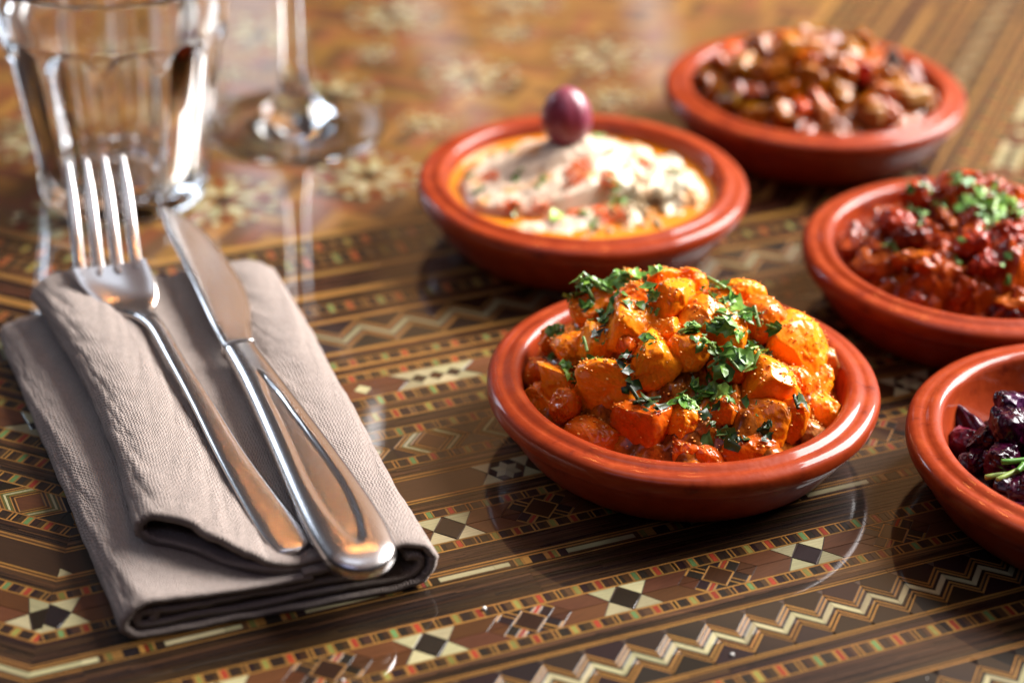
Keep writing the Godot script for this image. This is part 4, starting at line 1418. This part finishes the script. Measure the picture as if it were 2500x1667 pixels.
func _beetroot() -> void:
	var b := 4
	mound(b, "beetroot_juice", 0.046, 0.0085, 0.031, 0.0025, Vector2(0.006, -0.002), Color(0.035, 0.002, 0.010), Color(0.012, 0.001, 0.005), mats.beet, "deep purple juice between the beetroot pieces in the right bowl")
	var g := "beetroot pieces in the bowl at the right edge"
	var list := [
		[-29.5, 21.4, -5.0, 5.4, 7.0, 5.6, "tall glossy beetroot chunk on top of the purple salad"],
		[-36.0, 15.6, -6.4, 4.4, 6.0, 3.8, "upright beetroot slice with a reddish edge at the left"],
		[-38.6, 11.6, -15.0, 5.6, 4.2, 4.4, "crimson beetroot piece by the left inner wall"],
		[-32.6, 18.0, 5.0, 6.2, 4.4, 4.6, "beetroot chunk below the tall glossy one"],
		[-39.4, 11.4, -2.0, 4.2, 4.6, 4.6, "dark beetroot piece low at the left inner wall"],
		[-25.5, 24.0, -16.0, 6.0, 5.6, 5.0, "violet beetroot piece at the back of the purple salad"],
		[-30.0, 15.4, 17.6, 7.0, 4.4, 5.4, "beetroot chunk under the green chives at the front"]]
	for c in list:
		var a := Color(0.050, 0.003, 0.018)
		var d := Color(0.016, 0.0015, 0.009)
		if c[6].begins_with("crimson"):
			a = Color(0.20, 0.006, 0.03)
		if c[6].begins_with("violet"):
			a = Color(0.07, 0.012, 0.06)
		var l := lump(Vector3(c[3], c[4], c[5]) * 0.001, 4.0, 0.0012, 3, a, d, 24, Basis.from_euler(Vector3(rng.randfn(0, 0.3), rng.randf_range(-0.7, 0.7), rng.randfn(0, 0.3))), 300.0)
		chunk(b, "beetroot_piece", Vector3(c[0], c[1], c[2]) * 0.001, l, mats.beet, c[6], "beetroot piece", g)
	for k in 60:
		var r := 41.0 * sqrt((k + 0.5) / 60.0)
		var an := k * 2.39996 + 0.3
		var x := cos(an) * r
		var z := sin(an) * r
		var y := 11.0 + 19.5 * maxf(0.0, 1.0 - ((x - 6) * (x - 6) + z * z) / 2300.0)
		var a := Color(0.040, 0.003, 0.016).lerp(Color(0.075, 0.004, 0.020), rng.randf())
		var l := lump(Vector3(rng.randf_range(6.0, 12.0), rng.randf_range(1.3, 2.4), rng.randf_range(2.0, 3.6)) * 0.001, 3.4, 0.0011, 2, a, a * 0.4, 18, Basis.from_euler(Vector3(rng.randfn(0, 0.5), rng.randf() * TAU, rng.randfn(0, 0.45))), 300.0)
		var zone := ("front" if z > 12 else ("back" if z < -12 else "middle")) + (" left" if x < -12 else (" right" if x > 12 else " centre"))
		chunk(b, "beetroot_piece", Vector3(x, y, z) * 0.001, l, mats.beet, "dark purple beetroot shred at the " + zone + " of the purple salad", "beetroot piece", g)
	var cg := "cut chives on the beetroot"
	var chives := [[-15.5, 29.0, -15.0, 7.0, 0.35, 0.75, "upright green chive length above the tall beetroot chunk"], [-12.5, 26.5, -13.0, 4.0, -0.4, 0.1, "short chive bit beside the upright chive"], [-29.0, 22.4, 11.2, 12.0, 0.15, 0.05, "long green chive lying across the front beetroot"], [-32.6, 20.2, 15.0, 10.0, 0.55, 0.1, "yellow green chive slanting towards the front rim"], [-34.0, 20.6, 8.6, 5.0, 1.2, 0.7, "short dark chive standing in a beetroot gap"], [-29.8, 21.6, 14.0, 4.0, 0.9, 0.2, "curly chive end between the two long chives"], [-35.6, 18.4, 13.2, 8.0, 0.25, 0.0, "dull olive chive under the slanting one"]]
	for c in chives:
		var col := Color(0.08, 0.22, 0.03) if c[6].find("yellow") < 0 and c[6].find("olive") < 0 else Color(0.22, 0.30, 0.06)
		var o := put("chive", stem_mesh(c[3] * 0.001, 0.00085, col), mats.leaf)
		o.transform = Transform3D(Basis.from_euler(Vector3(0, c[4], c[5])), BOWL_AT[b] + Vector3(c[0], c[1], c[2]) * 0.001)
		tag(o, c[6], "chive", cg)

# ---------------------------------------------------------------- napkin
const NAP_O := Vector3(-0.102, 0, -0.4553)
const NAP_X := Vector3(0.942, 0, -0.337)
const NAP_L := Vector3(-0.39, 0, -0.92)

# a folded sheet: the path of the cloth across the napkin (mm: x across, y up), swept along its length
func cloth_sheet(front: Array, back: Array, starts: Callable, ends: Callable, thick: float, bulge := 0.0) -> ArrayMesh:
	var per := 12
	var a := []
	var b := []
	for p in front:
		a.append(Vector2(p[0], p[1]))
	for p in back:
		b.append(Vector2(p[0], p[1]))
	a = curve2(a, per)
	b = curve2(b, per)
	var np := a.size()
	var nt := 110
	var mid := []          # middle surface [t][p]
	var run := []
	var acc := 0.0
	for k in np:
		if k > 0:
			acc += (a[k] as Vector2).distance_to(a[k - 1])
		run.append(acc)
	for i in nt:
		var row := []
		for k in np:
			var t0: float = starts.call((a[k] as Vector2).x, float(k) / np)
			var t1: float = ends.call((b[k] as Vector2).x, float(k) / np)
			var f := float(i) / (nt - 1)
			var t := lerpf(t0, t1, f)
			var q: Vector2 = (a[k] as Vector2).lerp(b[k], smoothstep(0.0, 1.0, t / 180.0))
			q.x += bulge * sin(PI * clampf(t / 175.0, 0.0, 1.0)) * smoothstep(46.0, 14.0, q.x)
			var sag := 0.7 * noise.get_noise_2d(t * 0.03 + q.y * 0.4, q.x * 0.04 + k * 0.01) + 0.35 * noise.get_noise_2d(t * 0.10 + 70.0, q.x * 0.09 + q.y * 0.2)
			var w := NAP_O + (NAP_X * (q.x + 0.8 * noise.get_noise_2d(t * 0.025, q.y * 0.3 + 40.0)) + NAP_L * t) * 0.001
			w.y = maxf(0.0, q.y + sag) * 0.001
			row.append(w)
		mid.append(row)
	# ring round the sheet's section: over the top, back along the bottom
	var ring := 2 * np
	var v := PackedVector3Array()
	var uv := PackedVector2Array()
	for i in range(-1, nt + 1):
		var ii := clampi(i, 0, nt - 1)
		var along: Vector3 = (mid[mini(ii + 1, nt - 1)][0] - mid[maxi(ii - 1, 0)][0]).normalized()
		for k in ring:
			var kk := k if k < np else ring - 1 - k
			var side := 1.0 if k < np else -1.0
			var e: Vector3 = mid[ii][mini(kk + 1, np - 1)] - mid[ii][maxi(kk - 1, 0)]
			var nr := along.cross(e).normalized()
			var h := thick * 0.5
			var p: Vector3 = mid[ii][kk]
			if i == -1 or i == nt:
				h *= 0.35
				p += along * (0.0006 if i == nt else -0.0006)
			if kk == 0 or kk == np - 1:
				h *= 0.6
			v.append(p + nr * h * side)
			uv.append(Vector2(run[kk], float(ii) / nt * 175.0 + (k / np) * 7.3) / 27.0)
	var idx := PackedInt32Array()
	var rows := nt + 2
	for i in rows - 1:
		for k in ring:
			var k2 := (k + 1) % ring
			var p := i * ring + k
			var q := (i + 1) * ring + k
			var r := (i + 1) * ring + k2
			var s := i * ring + k2
			idx.append_array([p, r, q, p, s, r])
	for e in [0, rows - 1]:
		for k in np - 1:
			var p: int = e * ring + k
			var q: int = e * ring + k + 1
			var r: int = e * ring + ring - 1 - k
			var s: int = e * ring + ring - 2 - k
			if e == 0:
				idx.append_array([p, r, q, q, r, s])
			else:
				idx.append_array([p, q, r, q, s, r])
	return arr_mesh(v, smooth_normals(v, idx), idx, uv)

func _napkin() -> void:
	var root := thing("cloth_napkin", NAP_O, "folded taupe knitted napkin lying under the fork and the knife", "napkin")
	var at0 := func(_x: float, _f: float) -> float: return 0.0
	var to_end := func(x: float, _f: float) -> float: return 170.0 + 9.0 * smoothstep(10.0, 40.0, x) - 4.0 * smoothstep(60.0, 95.0, x)
	# outer layer: from under the flap left, round the left fold, along the table, up the right fold, over the right hump
	var f := [[52, 10.2], [38, 10.4], [22, 11.0], [10, 11.6], [4.0, 10.4], [1.2, 7.6], [0.8, 4.2], [3.0, 1.6], [8, 0.9], [24, 0.9], [44, 0.9], [64, 0.9], [76, 1.0], [82.5, 2.2], [86.0, 5.6], [86.6, 9.8], [84.2, 13.8], [79, 15.6], [73, 15.0], [67, 13.2], [60, 11.9], [50, 11.6]]
	var b := [[56, 8.6], [40, 8.6], [24, 8.8], [11, 9.2], [4.0, 8.4], [0.6, 6.2], [0.0, 3.6], [2.4, 1.5], [8, 0.9], [24, 0.9], [46, 0.9], [68, 0.9], [82, 1.0], [89.5, 2.0], [93.0, 5.4], [93.4, 9.6], [90.0, 13.8], [84, 15.8], [77, 15.0], [71, 13.0], [64, 11.4], [53, 10.8]]
	var o := put("outer_layer", cloth_sheet(f, b, at0, to_end, 0.0023), mats.cloth, root)
	o.position = -NAP_O
	# inner layer with the rolled hems that show at the front
	var f2 := [[79, 10.8], [82.6, 9.6], [83.2, 6.8], [80.6, 4.6], [74, 3.7], [56, 3.6], [36, 3.6], [18, 3.6], [10, 3.5], [6.2, 3.6], [4.4, 5.2], [5.4, 7.2], [8.4, 7.3], [9.6, 5.9], [8.0, 5.2]]
	var b2 := [[84, 10.2], [88.6, 9.0], [89.4, 6.4], [86.6, 4.4], [80, 3.5], [60, 3.4], [38, 3.4], [18, 3.4], [10, 3.3], [5.8, 3.4], [3.8, 4.6], [4.8, 6.2], [8.0, 6.2], [9.4, 5.2], [8.0, 4.8]]
	var at1 := func(_x: float, fr: float) -> float: return 0.6 + 0.8 * fr
	var o2 := put("inner_layer", cloth_sheet(f2, b2, at1, to_end, 0.0021), mats.cloth, root)
	o2.position = -NAP_O
	var f4 := [[10, 8.6], [12, 7.2], [22, 6.9], [40, 6.9], [58, 7.0], [72, 7.2]]
	var b4 := [[10, 7.0], [12, 6.2], [22, 6.0], [40, 5.9], [58, 6.0], [76, 6.2]]
	var o4 := put("middle_layer", cloth_sheet(f4, b4, at1, to_end, 0.0021), mats.cloth, root)
	o4.position = -NAP_O
	# the flap folded back over: its front end is set back on the left
	var f3 := [[68, 12.4], [58, 12.6], [46, 12.4], [32, 12.6], [20, 12.9], [13, 13.2], [9.0, 15.6], [9.4, 19.4], [13.8, 21.8], [20, 21.8], [28, 20.2], [36, 17.4], [44, 14.8], [52, 13.9], [60, 13.9], [66, 14.1]]
	var b3 := [[72, 11.6], [60, 11.2], [48, 10.8], [34, 10.8], [22, 11.4], [15, 13.0], [11.4, 16.0], [12.2, 19.6], [16.5, 21.8], [23, 22.0], [31, 20.2], [40, 16.8], [48, 14.0], [56, 12.8], [64, 12.6], [70, 12.8]]
	var back_set := func(x: float, _f: float) -> float: return lerpf(27.0, 2.0, smoothstep(6.0, 46.0, x))
	var o3 := put("top_flap", cloth_sheet(f3, b3, back_set, to_end, 0.0025, 6.0), mats.cloth, root)
	o3.position = -NAP_O

# ---------------------------------------------------------------- cutlery
# sweeps a section along a path: per station [centre, half width, half height, crown]; the section is a rounded lens
func bar_mesh(path: Array, widths: Array, heights: Array, seg: int, shape: Callable, cap := true) -> ArrayMesh:
	var n := path.size()
	var fn := func(i: int, j: int) -> Vector3:
		var jj := clampi(j - 1, 0, n - 1) if cap else j
		var t: Vector3 = (path[mini(jj + 1, n - 1)] - path[maxi(jj - 1, 0)]).normalized()
		var side := t.cross(Vector3.UP).normalized()
		var up := side.cross(t).normalized()
		var a := TAU * i / seg
		var q: Vector2 = shape.call(a, float(jj) / (n - 1))
		var k := 1.0
		if cap and (j == 0 or j == n + 1):
			k = 0.0
		return path[jj] + side * q.x * widths[jj] * k + up * q.y * heights[jj] * k
	return grid_mesh(seg, n + 2 if cap else n, fn, true, false, true)

func lens(a: float, p: float) -> Vector2:
	var c := cos(a)
	var s := sin(a)
	return Vector2(signf(c) * pow(absf(c), p), signf(s) * pow(absf(s), p))

func sample(list: Array, f: float) -> float:
	var x := f * (list.size() - 1)
	var k := mini(int(x), list.size() - 2)
	var p0: float = list[maxi(k - 1, 0)]
	var p3: float = list[mini(k + 2, list.size() - 1)]
	return cubic_interpolate(list[k], list[k + 1], p0, p3, x - k)

func _fork() -> void:
	var root := thing("dinner_fork", Vector3(-0.12, 0.02, -0.60), "steel fork with four tines resting on the left hump of the napkin", "fork", "cutlery on the napkin")
	var back := -root.position
	# the head: a curved sheet from the neck to the roots of the tines
	var neck := Vector3(-0.1158, 0.0209, -0.5955)
	var root_mid := Vector3(-0.1330, 0.0268, -0.6190)
	var tip_mid := Vector3(-0.1440, 0.0470, -0.6620)
	var across := (Vector3(-0.1208, 0.026, -0.6246) - Vector3(-0.1449, 0.026, -0.6227)).normalized()
	across = (across - (tip_mid - root_mid).normalized() * across.dot((tip_mid - root_mid).normalized())).normalized()
	var spine := curve3([neck, Vector3(-0.1205, 0.0202, -0.6005), Vector3(-0.1250, 0.0205, -0.6065), Vector3(-0.1292, 0.0230, -0.6130), root_mid], 6)
	var wid := [0.0026, 0.0052, 0.0098, 0.0118, 0.0122]
	var ns := spine.size()
	var thick := 0.0011
	var hf := func(i: int, j: int) -> Vector3:
		var nu := 15
		var top := i < nu
		var ii := i if top else 2 * nu - 1 - i
		var f := float(j) / (ns - 1)
		var w := sample(wid, f)
		var u := 2.0 * ii / (nu - 1) - 1.0
		var t: Vector3 = (spine[mini(j + 1, ns - 1)] - spine[maxi(j - 1, 0)]).normalized()
		var nr := across.cross(t).normalized()
		if nr.y < 0.0:
			nr = -nr
		var dish := 0.0024 * u * u * smoothstep(0.15, 0.8, f)
		var h := thick * (1.0 - 0.75 * pow(absf(u), 6.0)) * (1.0 if top else -1.0) * lerpf(1.5, 1.0, f)
		return spine[j] + across * u * w + nr * (dish + h) + back
	var head := put("fork_head", grid_mesh(30, ns, hf, true, false, false), mats.steel, root)
	head.position = Vector3.ZERO
	# tines
	for k in 4:
		var u := -1.0 + 2.0 * (k + 0.5) / 4.0
		u = u * 1.02
		var r0 := root_mid + across * u * 0.0120
		var t := (tip_mid - root_mid)
		var tine := curve3([r0 - (root_mid - spine[ns - 4]) * 0.8 + Vector3(0, 0.0004 + 0.0014 * u * u, 0), r0 + Vector3(0, 0.0012 * u * u, 0), r0 + t * 0.35 + Vector3(0, -0.0016, 0), r0 + t * 0.7 + Vector3(0, -0.0012, 0), r0 + t * (1.0 - 0.02 * absf(u)) + Vector3(0, 0.0, 0)], 7)
		for q in tine.size():
			tine[q] = tine[q] + back
		var ww := []
		var hh := []
		for q in tine.size():
			var f := float(q) / (tine.size() - 1)
			ww.append(sample([0.0019, 0.00205, 0.00195, 0.0018, 0.00085], f) * (0.55 if q == tine.size() - 1 else 1.0))
			hh.append(sample([0.0010, 0.00115, 0.00115, 0.00105, 0.0006], f))
		put("tine", bar_mesh(tine, ww, hh, 16, func(a: float, _f: float) -> Vector2: return lens(a, 0.75)), mats.steel, root)
	# the handle, widening to a rounded end
	var h := curve3([Vector3(-0.1205, 0.0202, -0.6005), Vector3(-0.1133, 0.0208, -0.5905), Vector3(-0.1036, 0.0206, -0.5691), Vector3(-0.0928, 0.0200, -0.546), Vector3(-0.081, 0.0188, -0.5202), Vector3(-0.0704, 0.0174, -0.4996), Vector3(-0.0622, 0.0162, -0.4851), Vector3(-0.0570, 0.0155, -0.4765)], 9)
	var w2 := []
	var h2 := []
	for q in h.size():
		var f := float(q) / (h.size() - 1)
		h[q] = h[q] + back
		var w := sample([0.0034, 0.0029, 0.0029, 0.0034, 0.0042, 0.0052, 0.0059, 0.0046], f)
		w2.append(w * sqrt(clampf((1.0 - f) * 22.0 + 0.02, 0.0, 1.0)))
		h2.append(sample([0.0015, 0.0018, 0.0017, 0.0015, 0.0014, 0.0013, 0.0013, 0.0012], f) * sqrt(clampf((1.0 - f) * 30.0 + 0.2, 0.0, 1.0)))
	put("handle", bar_mesh(h, w2, h2, 32, func(a: float, _f: float) -> Vector2: return lens(a, 0.8)), mats.steel, root)

func _knife() -> void:
	var root := thing("table_knife", Vector3(-0.0857, 0.0195, -0.5802), "steel knife with a thick rounded handle lying right of the fork", "knife", "cutlery on the napkin")
	var back := -root.position
	var bol := Vector3(-0.0857, 0.0195, -0.5802)
	var tip := Vector3(-0.1240, 0.0232, -0.6705)
	var end := Vector3(-0.0362, 0.0172, -0.4650)
	var d := (end - bol).normalized()
	var side := d.cross(Vector3.UP).normalized()
	# blade: flat sheet, straight back on the right, swelling edge on the left, rounded tip
	var t := (tip - bol)
	var bn := 40
	var bf := func(i: int, j: int) -> Vector3:
		var nu := 9
		var top := i < nu
		var ii := i if top else 2 * nu - 1 - i
		var f := float(j) / (bn - 1)
		var right := sample([0.0046, 0.0046, 0.0040, 0.0033, 0.0028, 0.0025, 0.0021, 0.0002], f)
		var left := -sample([0.0046, 0.0084, 0.0120, 0.0140, 0.0140, 0.0130, 0.0106, 0.0040], f)
		var u := float(ii) / (nu - 1)
		var x := lerpf(left, right, u)
		var h := 0.00125 * pow(u, 0.35) * (1.0 - 0.6 * pow(u, 12.0)) * (1.0 - 0.35 * f) + 0.0001
		var s2 := -t.normalized().cross(Vector3.UP).normalized()
		var lean := s2 * cos(0.22 * smoothstep(0.0, 0.2, f)) + Vector3(0, sin(0.22 * smoothstep(0.0, 0.2, f)), 0)
		return bol + t * f + lean * x + Vector3(0, h * (1.0 if top else -1.0), 0) + back
	var blade := put("blade", grid_mesh(18, bn, bf, true, false, true), mats.steel, root)
	# handle: thick, with a long drop shaped hollow on its upper face
	var n := 90
	var path := []
	var ww := []
	var hh := []
	for q in n:
		var f := float(q) / (n - 1)
		f = 1.0 - pow(1.0 - f, 1.5) if f > 0.0 else 0.0
		path.append(bol.lerp(end, f) + Vector3(0, 0.0018 * sin(f * PI), 0) + back)
		var w := sample([0.0052, 0.0058, 0.0068, 0.0080, 0.0092, 0.0103, 0.0108, 0.0094], f)
		var close := sqrt(clampf(1.0 - pow(clampf((f - 0.93) / 0.07, 0.0, 1.0), 2.0), 0.0, 1.0))
		ww.append(w * maxf(close, 0.03))
		hh.append(sample([0.0034, 0.0038, 0.0038, 0.0037, 0.0037, 0.0038, 0.0039, 0.0037], f) * maxf(pow(close, 0.7), 0.05))
	var sec := func(a: float, f0: float) -> Vector2:
		var q := lens(a, 0.72)
		var f := 1.0 - pow(1.0 - f0, 1.5)
		if q.y > 0.0:
			var half := 0.60 * smoothstep(0.16, 0.30, f) * sqrt(clampf(1.0 - pow(clampf((f - 0.62) / 0.30, 0.0, 1.0), 2.0), 0.0, 1.0)) * (0.55 + 0.45 * smoothstep(0.2, 0.75, f))
			if half > 0.02:
				q.y -= 0.20 * smoothstep(half, half * 0.62, absf(q.x))
		return q
	put("handle", bar_mesh(path, ww, hh, 96, sec), mats.steel, root)
	# collar between blade and handle
	var col := []
	for k in 7:
		col.append(bol + d * (-0.0022 + 0.0036 * k / 6.0) + back)
	put("collar", bar_mesh(col, [0.0050, 0.0054, 0.0056, 0.0057, 0.0057, 0.0056, 0.0053], [0.0018, 0.0026, 0.0032, 0.0036, 0.0038, 0.0039, 0.0038], 40, func(a: float, _f: float) -> Vector2: return lens(a, 0.7)), mats.steel, root)

# ---------------------------------------------------------------- glasses
func _tumbler() -> void:
	var root := thing("glass_tumbler", Vector3(-0.149, 0, -0.7335), "empty fluted glass tumbler standing behind the fork", "drinking glass", "glasses at the back left")
	var seg := 216
	var outer := []
	for p in [[0, 1.6], [18, 1.4], [25, 0.4], [28.2, 0.2], [30.6, 1.4], [31.6, 4.0], [32.4, 8.0], [33.8, 16], [35.4, 26], [37.0, 36], [38.5, 46], [40.0, 56], [41.2, 64], [42.0, 69], [42.6, 72], [43.2, 78], [43.7, 84], [43.9, 88.6]]:
		outer.append(Vector2(p[0], p[1]) * 0.001)
	outer = curve2(outer, 5)
	var inner := []
	for p in [[43.9, 88.6], [43.4, 89.6], [42.6, 89.8], [41.8, 89.2], [41.4, 86], [40.6, 76], [39.2, 64], [37.2, 50], [34.8, 34], [32.6, 20], [31.0, 13.6], [27.5, 9.8], [20, 8.2], [0, 7.4]]:
		inner.append(Vector2(p[0], p[1]) * 0.001)
	inner = curve2(inner, 4)
	var of := func(i: int, j: int) -> Vector3:
		var a := TAU * i / seg
		var p: Vector2 = outer[j]
		var u := fposmod(a * 12.0 / TAU + 0.15, 1.0) * 2.0 - 1.0
		# each flute is hollowed and ends in an arch under the smooth band
		var arch := 0.0705 - 0.010 * pow(absf(u), 2.5)
		var on := smoothstep(arch + 0.0008, arch - 0.0012, p.y) * smoothstep(0.003, 0.010, p.y)
		var deep := (0.0020 * (1.0 - u * u) + 0.0006) * on
		return Vector3(cos(a) * (p.x - deep), p.y, sin(a) * (p.x - deep))
	var inf := func(i: int, j: int) -> Vector3:
		var a := TAU * i / seg
		var p: Vector2 = inner[j]
		return Vector3(cos(a) * p.x, p.y, sin(a) * p.x)
	put("fluted_wall", grid_mesh(seg, outer.size(), of, true, false, false), mats.glass, root)
	put("inside_wall", grid_mesh(seg, inner.size(), inf, true, false, false), mats.glass, root)

func _wine_glass() -> void:
	var root := thing("wine_glass", Vector3(-0.0902, 0, -0.7955), "stemmed wine glass behind the tumbler, only foot and stem in view", "drinking glass", "glasses at the back left")
	var foot := []
	for p in [[0, 1.2], [20, 1.0], [32, 0.4], [35.4, 0.3], [36.2, 0.9], [36.3, 1.7], [35.4, 2.4], [28, 3.4], [20, 5.0], [13, 8.0], [8.6, 13], [6.4, 19], [5.2, 26]]:
		foot.append(Vector2(p[0], p[1]) * 0.001)
	var stem := []
	for p in [[5.2, 26], [4.5, 33], [4.2, 45], [4.1, 60], [4.3, 75], [5.4, 86]]:
		stem.append(Vector2(p[0], p[1]) * 0.001)
	var cup := []
	for p in [[5.4, 86], [9, 91], [18, 97], [28, 108], [34, 124], [35.4, 142], [33, 165], [29.5, 186], [29.1, 187], [28.6, 186.4], [32.0, 165], [34.3, 142], [32.8, 125], [27, 110], [17.4, 99.4], [8, 94.4], [0, 92.6]]:
		cup.append(Vector2(p[0], p[1]) * 0.001)
	put("foot", lathe(curve2(foot, 6), 96), mats.glass, root)
	put("stem", lathe(curve2(stem, 5), 48), mats.glass, root)
	put("cup", lathe(curve2(cup, 5), 72), mats.glass, root)

func _crumbs() -> void:
	# specks on the lacquer
	for q in [[-0.0058, -0.4737, 1.0, "white crumb on the dark plank between the napkin and the front bowl"], [0.0860, -0.4370, 0.7, "white speck on the zigzag band below the beetroot bowl"], [0.0610, -0.4560, 0.7, "white speck at the corner of a pale triangle below the front bowl"], [0.0318, -0.4400, 0.8, "white speck in a dark triangle of the zigzag band"], [-0.0420, -0.4410, 0.8, "white speck on a dark lozenge near the napkin's front"], [0.1120, -0.4480, 0.5, "tiny pale speck on the plank at the lower right"]]:
		var l := lump(Vector3.ONE * 0.0006 * q[2], 2.4, 0.0002, 0, Color.WHITE, Color.WHITE, 4, Basis(), 900.0)
		var v: PackedVector3Array = l[0]
		var o := put("crumb", arr_mesh(v, smooth_normals(v, l[1]), l[1]), mats.dust)
		o.position = Vector3(q[0], 0.0004 * q[2], q[1])
		tag(o, q[3], "crumb", "crumbs on the table")
